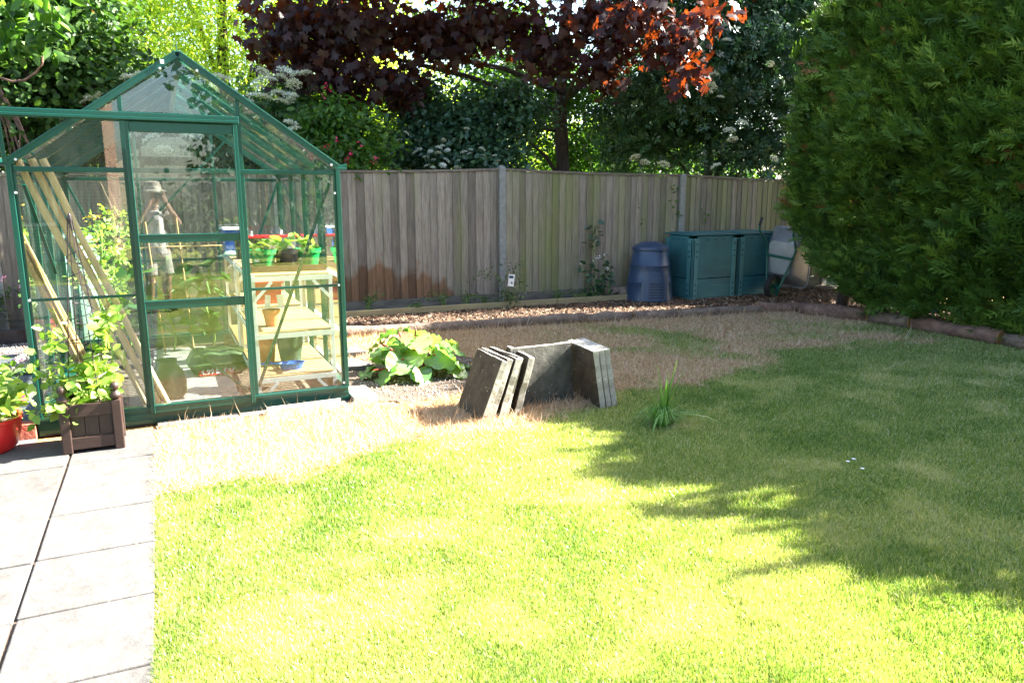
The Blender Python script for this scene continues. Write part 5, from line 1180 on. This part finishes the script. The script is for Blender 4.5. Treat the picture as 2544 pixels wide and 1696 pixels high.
def px(x, y, Y):
    """point at distance Y seen at photo pixel x, y (used only to measure where flower heads stand)"""
    f_ = 1845.3; p_ = .19357; d = Vector((0, math.cos(p_), -math.sin(p_)))+Vector((1, 0, 0))*((x-1272)/f_)-Vector((0, math.sin(p_), math.cos(p_)))*((y-848)/f_)
    t = Y/d.y; return Vector((0, 0, 1.4825))+d*t

t = thing('bright_tree', 'tall sunlit yellow-green narrow leaved tree beyond the fence at top left', 'tree', (-6.2, 16.5, 0), group='')
crown(t, [(-1.5, 0, 5.2, 2.6, 1.8, 2.6), (1.2, .2, 4.4, 2.4, 1.6, 2.2), (3.0, .4, 3.4, 1.8, 1.4, 1.6), (-.3, 0, 7.4, 2.6, 1.8, 1.8), (2.6, .5, 6.0, 1.7, 1.4, 1.7), (-3.4, .5, 3.4, 1.8, 1.4, 1.7), (.3, -.3, 2.6, 2.6, 1.2, 1.2)], 62000, .17, L_['willow'], 'narrow', per=16, clump=.22, up=.35, width=.62, droop=.25)
trunk_tree(t, (0, 0, -.03), (.2, 0, 6.5), .22, .06, [(.3, (-1.8, 0, 4.6), .1), (.4, (2.2, .2, 4.8), .1), (.55, (-1, .3, 6.4), .07), (.5, (2.5, .3, 6), .07)])
t = thing('bright_tree', 'low sunlit yellow-green tree glimpsed beyond the fence under the copper maple', 'tree', (-1.2, 17.2, 0))
crown(t, [(0, 0, 2.6, 2.2, 1.2, 1.5), (2.4, 0, 2.1, 1.6, 1.0, 1.2), (-2.4, .2, 3.2, 1.7, 1.0, 1.6)], 22000, .15, L_['willow'], 'narrow', per=14, clump=.2, up=.4, width=.62)
trunk_tree(t, (0, 0, -.03), (.1, 0, 3.2), .13, .04, [(.4, (1.5, 0, 2.6), .06), (.4, (-1.4, 0, 3), .06)])
t = thing('bright_tree', 'sunlit green tree glimpsed beyond the fence right of the dark trunk', 'tree', (3.0, 16.5, 0))
crown(t, [(0, 0, 2.2, 1.9, 1.0, 1.1), (-1.2, 0, 1.8, 1.0, .8, .9)], 15000, .12, L_['small'], 'diamond', per=14, clump=.18, width=.6)
trunk_tree(t, (0, 0, -.03), (.1, 0, 2.8), .12, .04, [(.4, (1.0, 0, 2.6), .05)])

t = thing('ivy_tree', 'dark ivy clad tree with reddish bare stems at the left edge', 'tree', (-6.1, 10.0, 0))
crown(t, [(-.5, 0, 3.5, 1.5, 1.0, 1.5), (.5, .3, 2.7, 1.0, .8, .9), (.2, .4, 3.9, .9, .8, .9), (-.9, -.3, 2.4, 1.1, .7, .7)], 17000, .10, L_['ivy'], 'oval', per=12, clump=.15, width=.62, fill=.4)
trunk_tree(t, (-.2, -.2, -.03), (-.1, 0, 3.4), .13, .05, [(.4, (.7, .2, 3), .06), (.5, (-1, 0, 3.4), .06)])
c = MB()
for i in range(9):
    s = px(random.uniform(-30, 20), random.uniform(180, 260), 9.3)-Vector((-6.1, 10, 0)); q = px(random.uniform(30, 120), random.uniform(380, 420), 9.3)-Vector((-6.1, 10, 0)); c.tube([s, s.lerp(q, .5)+Vector((random.gauss(0, .06), 0, .02)), q], [.016, .013, .009], 6)
s = [px(x, y, 9.0)-Vector((-6.1, 10, 0)) for x, y in ((108, 140), (104, 160), (90, 180), (60, 200), (30, 203), (-10, 190))]; c.tube(s, .014, 6)
c.build('bare_stems', M['bark_red'], t, smooth='all')
bl_ = []
for i in range(130):
    bl_.append(px(random.uniform(-20, 150), random.uniform(-20, 130), 8.95)-Vector((-6.1, 10, 0)))
leafcluster('large_leaves', [tuple(q) for q in bl_], .20, L_['small'], t, n=1, spread=.05, width=.5, up=.1, droop=.4)
t = thing('flowering_shrub', 'dark shrub dotted with orange flowers beyond the fence behind the greenhouse roof', 'shrub', (-6.2, 11.6, 0))
crown(t, [(-.2, 0, 3.4, .8, .7, 1.1), (.5, .2, 2.4, .8, .6, .8), (-.5, 0, 2.5, .9, .6, .8)], 13000, .075, L_['ivy'], 'diamond', per=14, clump=.14, width=.6)
blooms([tuple(px(x, y, 10.9)-Vector((-6.2, 11.6, 0))) for x, y in ((165, 60), (200, 52), (212, 60), (225, 28), (200, 78), (205, 83), (222, 96), (162, 82), (235, 110), (190, 130), (190, 146), (232, 160), (280, 108), (283, 116), (235, 212), (208, 166), (176, 78), (300, 140), (268, 168), (222, 120))], .05, M['petal_orange'], t, 5, .02)
trunk_tree(t, (0, 0, -.03), (0, 0, 3), .05, .02, [(.4, (.5, .1, 2.4), .03)], M['twig'])

t = thing('elder_shrub', 'elder bush with flat creamy flower heads over the fence behind the greenhouse', 'elder', (-3.6, 11.1, 0))
ev0 = Vector((-3.6, 11.1, 0))
crown(t, [(.4, 0, 2.45, .9, .6, .6), (-.9, -.3, 2.35, 1.1, .55, .65), (-1.9, -.2, 2.5, .8, .5, .6), (.95, -.4, 2.1, .55, .35, .4), (0, -.55, 1.95, 1.3, .4, .35)], 12000, .17, L_['elder'], 'elder', per=9, clump=.14, width=.62)
trunk_tree(t, (0, 0, -.03), (.1, 0, 2.6), .06, .03, [(.4, (.8, -.2, 2.7), .03), (.4, (-1.4, -.2, 2.4), .03)], M['twig'])
for x, y, s in ((322, 192, .2), (345, 186, .15), (255, 233, .17), (235, 245, .2), (212, 251, .14), (150, 300, .1), (655, 180, .17), (710, 175, .2), (738, 183, .17), (672, 195, .16), (640, 200, .15), (700, 190, .14), (730, 208, .18), (630, 235, .16), (660, 240, .17), (690, 230, .18), (722, 235, .17), (615, 250, .14), (700, 250, .15), (720, 248, .13), (642, 215, .12), (760, 180, .14),
                (722, 303, .16), (725, 322, .2), (330, 336, .16), (372, 342, .2), (405, 371, .2), (468, 338, .18), (492, 336, .12), (560, 195, .15), (540, 188, .16)):
    umbel(t, px(x, y, 9.75 if y > 270 or x < 360 else 10.1)-ev0, s*1.2, (random.gauss(-.1, .25), random.gauss(0, .25)))

t = thing('weigela_bush', 'bush with crimson flowers leaning over the fence beside the greenhouse gutter', 'shrub', (-2.25, 10.05, 0)); wv0 = Vector((-2.25, 10.05, 0))
crown(t, [(.1, 0, 2.15, .65, .35, .5), (.25, -.25, 1.95, .4, .28, .22), (-.2, .1, 2.4, .45, .35, .35)], 3000, .10, L_['small'], 'oval', per=9, clump=.11, width=.45)
blooms([tuple(px(x, y, 9.5)-wv0) for x, y in ((870, 378), (866, 392), (872, 385), (895, 362), (810, 362), (808, 366), (928, 402), (930, 397), (805, 240), (808, 212), (820, 225), (862, 400), (786, 378), (840, 350))], .035, M['petal_red'], t, 6, .018)
trunk_tree(t, (0, 0.1, -.03), (0, 0, 2.2), .035, .012, [(.6, (.4, -.2, 2.0), .012)], M['twig'])
t = thing('dogwood_bush', 'dark leaved bush with small white flower clusters above the middle of the fence', 'shrub', (-.85, 11.2, 0)); dv0 = Vector((-.85, 11.2, 0))
crown(t, [(0, 0, 2.25, 1.15, .45, .55), (.7, .2, 2.7, .8, .4, .45), (-.5, .3, 2.8, .7, .4, .4), (-.55, -.3, 2.0, .6, .3, .3), (.5, -.2, 1.95, .6, .35, .28), (.4, -.55, 1.85, .3, .18, .18)], 12500, .085, L_['elder_blue'], 'oval', per=10, clump=.10, width=.6)
trunk_tree(t, (0, 0, -.03), (0, 0, 2.1), .04, .02, [(.5, (.7, 0, 2.1), .02), (.5, (-.8, 0, 2.1), .02)], M['twig'])
for x, y in ((1100, 350), (1092, 362), (1110, 370), (1085, 380), (1150, 375), (1165, 372), (1160, 381), (1195, 372), (1200, 388), (1115, 398), (1080, 412), (1100, 405), (1140, 420), (1150, 428), (1158, 433), (1130, 425), (1030, 430), (1035, 377), (1040, 368), (1060, 390), (1070, 372), (1155, 318), (1010, 328), (1100, 357), (1060, 410), (1140, 395), (1225, 385), (1230, 400), (990, 345), (1075, 392)):
    umbel(t, px(x+random.uniform(-6, 6), y+random.uniform(-5, 5), 10.55 if y < 405 else 10.2)-dv0, random.uniform(.075, .11), (random.gauss(-.3, .3), random.gauss(0, .3)))

t = thing('copper_maple', 'copper leaved maple overhanging the fence, its right leaves glowing orange in the sun', 'tree', (.845, 12.5, 0))
cm0 = Vector((.845, 12.5, 0))
lob = []
for x, y, Y, rx_, ry_, rz2 in ((760, 120, 11.0, .75, .6, .42), (900, 60, 10.8, .8, .6, .42), (830, 185, 10.9, .55, .5, .22), (980, 190, 10.9, .55, .5, .25), (1080, 100, 11.0, .7, .6, .30), (1220, 60, 10.8, .8, .6, .32), (1370, 130, 10.7, .5, .5, .42), (1460, 60, 10.3, .6, .5, .3), (1580, 50, 10.1, .55, .4, .24), (1660, 110, 10.0, .42, .35, .24), (1700, 185, 10.0, .22, .25, .2), (1770, 35, 10.0, .32, .3, .14), (1500, 150, 10.4, .35, .4, .22), (1490, 205, 10.5, .2, .3, .12), (720, 40, 11.0, .6, .6, .3), (725, 190, 11.0, .22, .3, .18), (870, 235, 10.9, .22, .3, .14), (1010, 245, 10.9, .2, .3, .1)):
    p = px(x, y, Y)-cm0; lob.append((p.x, p.y, p.z, rx_, ry_, rz2))
crown(t, lob, 3900, .145, L_['maple'], 'maple', per=7, clump=.13, up=.15, width=.52, droop=.5, bias=(0, -.5, 0))
crown(t, [(-2.8, -2.6, 4.6, 1.2, .6, .5), (-1.1, -2.2, 4.5, 1.2, .6, .45), (.65, -1.6, 4.8, 1.2, .6, .5), (1.95, -1.1, 5.1, 1.2, .6, .6), (-2.6, -.8, 5.2, 1.6, 1.2, .6), (0, -.3, 5.6, 2.0, 1.4, .8)], 8400, .16, L_['maple'], 'maple', per=7, clump=.16, up=.3, width=.52, droop=.3, name='upper_shading_crown')  # lobes mostly above the view, placed to shade fence and lower leaves
def rel(x, y, Y): return tuple(px(x, y, Y)-cm0)
trunk_tree(t, (-.02, 0, -.03), (.0, 0, 5.0), .15, .06, [(.56, rel(760, 90, 11), .05), (.62, rel(1000, 120, 11), .05), (.6, rel(1660, 90, 10), .05), (.58, rel(1480, 110, 10.4), .04), (.68, rel(1230, 40, 10.9), .05), (.34, rel(1290, 330, 12.2), .04), (.5, rel(900, 280, 12), .025)])
t = thing('small_leaved_tree', 'green small leaved tree with sky showing through, behind the dark trunk', 'tree', (-.2, 14.2, 0))
crown(t, [(-1.0, 0, 2.5, 1.5, .6, .9), (1.3, 0, 2.3, 1.2, .6, .7), (.2, -.9, 3.0, 1.5, .6, .8), (1.3, -.5, 3.3, 1.1, .5, .7), (.2, .1, 3.7, 1.5, .6, .7), (-.4, .2, 4.5, 1.8, .6, .5), (2.4, .2, 3.4, 1.0, .5, .9), (2.6, 0, 2.2, .9, .5, .6)], 24000, .085, L_['small'], 'oval', per=10, clump=.17, width=.55, fill=.6)
trunk_tree(t, (0, 0, -.03), (.1, 0, 4.3), .08, .03, [(.45, (-1.4, 0, 3.2), .04), (.5, (1.4, 0, 3.0), .04), (.6, (2.2, .1, 3.6), .03)])

t = thing('elder_tree', 'large dark elder tree with creamy flower heads between the maple and the hedge', 'elder', (3.3, 13.1, 0)); et0 = Vector((3.3, 13.1, 0))
crown(t, [(0, 0, 3.2, 1.35, .9, 1.3), (1.4, .1, 3.9, 1.4, .9, 1.5), (-1.0, -.1, 2.4, .9, .6, .6), (.9, -.2, 2.2, 1.2, .6, .55), (.4, .2, 5.4, 1.9, 1.2, 1.2), (-.5, -.7, 3.4, .6, .5, .8), (-1.2, .0, 4.4, .9, .8, .9), (0, -1.25, 3.7, 1.3, .55, .9), (1.2, -1.0, 4.5, 1.2, .6, .9), (-.9, -1.6, 3.2, .7, .35, .5), (-1.5, -1.0, 2.8, .6, .4, .6)], 28500, .17, L_['elder_blue'], 'elder', per=9, clump=.15, width=.62)  # topmost and front lobes are placed to shade the fence
trunk_tree(t, (0, 0, -.03), (.2, 0, 4.5), .10, .04, [(.3, (-1, -.1, 2.6), .04), (.35, (1.4, 0, 3.6), .05), (.5, (-.3, -.3, 4), .04), (.3, (1.5, -.6, 2.6), .03)], M['twig'])
for x, y, s in ((1737, 130, .14), (1742, 110, .1), (1770, 185, .19), (1765, 213, .2), (1805, 98, .13), (1914, 158, .12), (1846, 303, .17), (1812, 322, .19), (1820, 345, .17), (1577, 390, .17), (1602, 402, .15), (1650, 407, .18), (1778, 411, .17), (1924, 394, .14), (1762, 225, .13), (1380, 5, .14), (1790, 240, .12)):
    umbel(t, px(x, y, 11.15)-et0, s, (random.gauss(.5, .2), random.gauss(0, .25)))

t = thing('shade_conifer', 'broad dark conifer added out of sight behind the hedge end to shade the bins', 'tree', (6.7, 12.9, 0))
n_ = 9000; zz_ = .3+4.7*rng.random(n_)**1.1; an_ = rng.uniform(0, 6.28, n_); rr_ = 1.35*(1-(zz_/5.6)**2)*np.sqrt(rng.random(n_))**.4  # unseen tree, added to keep sun off the bins and fence
o_ = np.stack([np.cos(an_), np.sin(an_), np.zeros(n_)], 1); Yc_ = unit(o_*.7+np.array([0, 0, .6])+rng.normal(0, .25, (n_, 3))); Zc_ = unit(np.cross(Yc_, rng.normal(size=(n_, 3))))
scatter('crown', *TM['spray'], np.stack([rr_*np.cos(an_), rr_*np.sin(an_), zz_], 1), np.cross(Yc_, Zc_), Yc_, Zc_, .42*rng.uniform(.6, 1.3, n_), L_['hedge'], t, attrs={'rnd': np.clip(rng.normal(.45, .2, n_), 0, .97)})
trunk_tree(t, (0, 0, -.03), (0, 0, 4.6), .16, .04, [])
# far wood that reads as one mass
fx = MB()
lobes = [(x+random.uniform(-.8, .8), 25+random.uniform(-1, 2), random.uniform(1.0, 1.8), 1.9, 1.2, random.uniform(1.2, 2.2)) for x in np.arange(-19, 21, 1.7)]+[(-17, 24, 5, 4, 2, 4), (-13, 26, 4, 3, 2, 4), (16, 24, 5, 4, 2, 4)]
far, _ = crown(None, lobes, 26000, .26, L_['small'], 'diamond', per=12, clump=.3, width=.6, name='distant_trees')
tag(far, 'mass of trees far beyond the fence', 'trees', kind='stuff')

# ------------------------------------------------------------------ what the glass reflects: house behind the photographer
def brick_wall_mat():
    m, t_, b_ = new_mat('house_brick'); setp(b_, .9, 0, .2); tc = nd(t_, 'ShaderNodeTexCoord'); br_ = nd(t_, 'ShaderNodeTexBrick'); mp_ = nd(t_, 'ShaderNodeMapping'); mp_.inputs['Rotation'].default_value = (R(90), 0, 0)
    t_.links.new(tc.outputs['Object'], mp_.inputs[0]); t_.links.new(mp_.outputs[0], br_.inputs['Vector'])
    br_.inputs['Scale'].default_value = 1; br_.inputs['Brick Width'].default_value = .225; br_.inputs['Row Height'].default_value = .075; br_.inputs['Mortar Size'].default_value = .008
    br_.inputs['Color1'].default_value = (.17, .075, .05, 1); br_.inputs['Color2'].default_value = (.23, .11, .07, 1); br_.inputs['Mortar'].default_value = (.36, .32, .27, 1)
    t_.links.new(br_.outputs[0], b_.inputs['Base Color']); return m
M['house_brick'] = brick_wall_mat(); M['roof_tile'] = mat('roof_tile', (.045, .03, .026), .9, var=.3, scale=6, bump=.4)
hs = thing('brick_house', 'red brick house seen only as a reflection in the greenhouse glass', 'house', gw(-5.75, -14.5, 0), TH)
c = MB(); c.box((0, -3, 2.5), (11, 6, 5.0)); c.build('wall', M['house_brick'], hs)
c = MB(); c.add([(-5.8, .5, 4.9), (5.8, .5, 4.9), (5.8, -3, 7.4), (-5.8, -3, 7.4), (5.8, -6.5, 4.9), (-5.8, -6.5, 4.9)], [(0, 1, 2, 3), (3, 2, 4, 5), (0, 3, 5), (1, 4, 2), (0, 5, 4, 1)]); c.build('roof', M['roof_tile'], hs)
M['dark_glass'] = mat('window_glass', (.02, .025, .03), .05, spec=.6)
for x, z, wd, hh in ((-3.4, 1.45, 1.6, 1.2), (.2, 1.1, 2.2, 2.1), (3.6, 1.45, 1.6, 1.2), (-3.4, 3.9, 1.5, 1.1), (.2, 3.9, 1.3, 1.1), (3.6, 3.9, 1.5, 1.1)):
    c = MB()
    for sx in (-1, 0, 1): c.box((x+sx*wd/2, .02, z), (.07, .07, hh+.07))
    for sz in (-1, 1): c.box((x, .022, z+sz*hh/2), (wd+.07, .06, .07))
    f_ = c.build('window', M['white'], hs); c = MB(); c.box((x, .006, z), (wd, .02, hh)); c.build('pane', M['dark_glass'], f_)

t = thing('garden_tree', 'dark leafy tree behind the photographer, seen only as a reflection in the glass', 'tree', gw(3.4, -12.5))
crown(t, [(0, 0, 3.6, 2.0, 2.0, 2.4), (-1.0, .4, 2.2, 1.2, 1.2, 1.4), (1.2, 0, 5.0, 1.6, 1.6, 1.6)], 8000, .2, L_['ivy'], 'oval', per=12, clump=.25, width=.6)
trunk_tree(t, (0, 0, -.03), (0, 0, 4.5), .16, .05, [(.5, (1, 0, 4.5), .06)])
t = thing('garden_hedge', 'clipped hedge behind the photographer, seen only as a reflection in the glass', 'hedge', gw(5.4, -14.2), TH)
crown(t, [(x, 0, .8, .9, .5, .95) for x in np.arange(-4.6, 6.1, 1.1)], 12000, .12, L_['ivy'], 'oval', per=12, clump=.16, width=.6, name='foliage', fill=.35)
c = MB()
for x in np.arange(-4.5, 6, 2.2): c.tube([(x, 0, -.03), (x, 0, 1.2)], .04, 6)
c.build('stems', M['twig'], t)

# ------------------------------------------------------------------ the photographer, mirrored in the door
def body(name, tubes, vox, m, parent=None):
    c = MB()
    for pth, rs, fl in tubes: c.tube(pth, rs, 14, flat=fl)
    o = c.build(name, m, parent, smooth='all'); r_ = o.modifiers.new('r', 'REMESH'); r_.mode = 'VOXEL'; r_.voxel_size = vox; r_.use_smooth_shade = True
    s_ = o.modifiers.new('s', 'SMOOTH'); s_.iterations = 3; s_.factor = .5; return o
def ball(c_, r_, sz=1.0, n=9):
    """a tube that closes to an ellipsoid"""
    c_ = Vector(c_); T_ = np.linspace(-1, 1, n); return ([c_+Vector((0, 0, t_*r_*sz)) for t_ in T_], [max(.002, r_*math.sqrt(max(0, 1-t_*t_))) for t_ in T_], 1.0)
TBD = []
head = Vector((0, -.155, 1.475))
TBD += [ball(head+Vector((0, 0, .02)), .082, 1.42, 11), ball(head+Vector((0, .025, -.045)), .062, 1.25), ball(head+Vector((0, .085, -.012)), .016, 1.3), ball(head+Vector((-.082, .0, 0)), .02, 1.7), ball(head+Vector((.082, 0, 0)), .02, 1.7)]
TBD.append(([head+Vector((0, -.01, -.07)), (0, -.19, 1.30)], [.056, .062], 1))
for s in (-1, 1):
    sh_, el, wr = Vector((s*.185, -.20, 1.27)), Vector((s*.285, -.10, 1.115)), Vector((s*.105, -.035, 1.395))
    TBD.append(([sh_, sh_.lerp(el, .5), el], [.052, .047, .040], 1)); TBD.append(([el, el.lerp(wr, .35), wr], [.041, .040, .027], 1))
    palm = Vector((s*.085, -.045, 1.465)); TBD.append(([wr, wr.lerp(palm, .5), palm], [.026, .030, .027], 1))
    for i in range(4):
        z = 1.452+.019*i; ln = (.026, .032, .034, .028)[i]; TBD.append(([palm+Vector((s*.004, .018, -.02+.019*i)), Vector((s*.078, -.008+.003*i, z+.008)), Vector((s*.078-s*ln, -.006, z+.006))], [.0095, .0088, .0072], 1))
    TBD.append(([palm+Vector((-s*.012, -.018, .0)), palm+Vector((-s*.030, -.032, .002)), palm+Vector((-s*.052, -.034, .006))], [.012, .0105, .008], 1))
    hip, kn, an_ = Vector((s*.095, -.22, .80)), Vector((s*.105, -.19, .45)), Vector((s*.115, -.23, .09))
    TBD.append(([hip, hip.lerp(kn, .5), kn], [.088, .075, .056], 1)); TBD.append(([kn, kn.lerp(an_, .35)+Vector((0, -.015, 0)), an_], [.055, .057, .036], 1)); TBD.append(([an_, Vector((s*.118, -.20, .04))], [.038, .035], 1))
TBD += [([(0, -.22, .80), (0, -.215, 1.0), (0, -.21, 1.2), (0, -.2, 1.29)], [.135, .13, .15, .09], .72)]
pers = body('person', TBD, .0075, M['skin'])
tag(pers, 'person in a pale hat, white shirt and shorts taking the photo, mirrored in the door', 'person')
SH = [([(0, -.22, .74), (0, -.22, .9), (0, -.215, 1.05), (0, -.21, 1.2), (0, -.20, 1.285), (0, -.19, 1.315)], [.175, .165, .16, .172, .125, .075], .74)]
for s in (-1, 1):
    sh_, el = Vector((s*.165, -.20, 1.265)), Vector((s*.285, -.10, 1.115)); SH.append(([sh_, sh_.lerp(el, .35), sh_.lerp(el, .72)], [.066, .066, .064], 1))
body('shirt', SH, .012, M['shirt'], pers)
ST = [([(0, -.22, .86), (0, -.22, .76), (0, -.22, .70)], [.16, .172, .15], .75)]
for s in (-1, 1): ST.append(([(s*.09, -.22, .78), (s*.10, -.21, .62), (s*.108, -.195, .47)], [.10, .098, .095], 1))
body('shorts', ST, .012, M['shorts'], pers)
c = MB(); c.lathe([(.165, -.015), (.17, -.008), (.105, .012), (.098, .06), (.085, .10), (.05, .118), (.002, .12)], 28, head+Vector((0, .005, .075)), sy=1.12); c.build('hat', M['hat'], pers, smooth=True)
for s in (-1, 1):
    c = MB(); c.tube([(s*.115, -.27, .05), (s*.117, -.22, .05), (s*.125, -.10, .036), (s*.128, -.05, .03)], [.042, .048, .045, .028], 12, flat=.9); c.build('shoe', M['shoe'], pers, smooth='all')
    c = MB(); q = ball(head+Vector((s*.032, .076, .012)), .011, 1.0); c.tube(*q[:2], n=10); c.build('eye', M['white'] if False else M['camera_body'], pers, smooth='all')
c = MB(); c.tube([head+Vector((-.022, .083, -.055)), head+Vector((0, .088, -.056)), head+Vector((.022, .083, -.055))], [.003, .006, .003], 8); c.build('mouth', M['petal_red'], pers)
hc = thing('handheld_camera', 'small black camera held up to the face, mirrored in the door', 'camera', (0, 0, 1.4825))
c = MB(); c.box((0, -.048, -.002), (.118, .036, .070)); c.box((0, -.048, .040), (.045, .034, .018)); c.build('body', M['camera_body'], hc, bevel=.006)
c = MB(); c.lathe([(.028, 0), (.030, .004), (.030, .020), (.026, .024)], 24); c.v = [(x, z-.031, y) for x, y, z in c.v]; c.build('lens', M['camera_body'], hc, smooth=True)
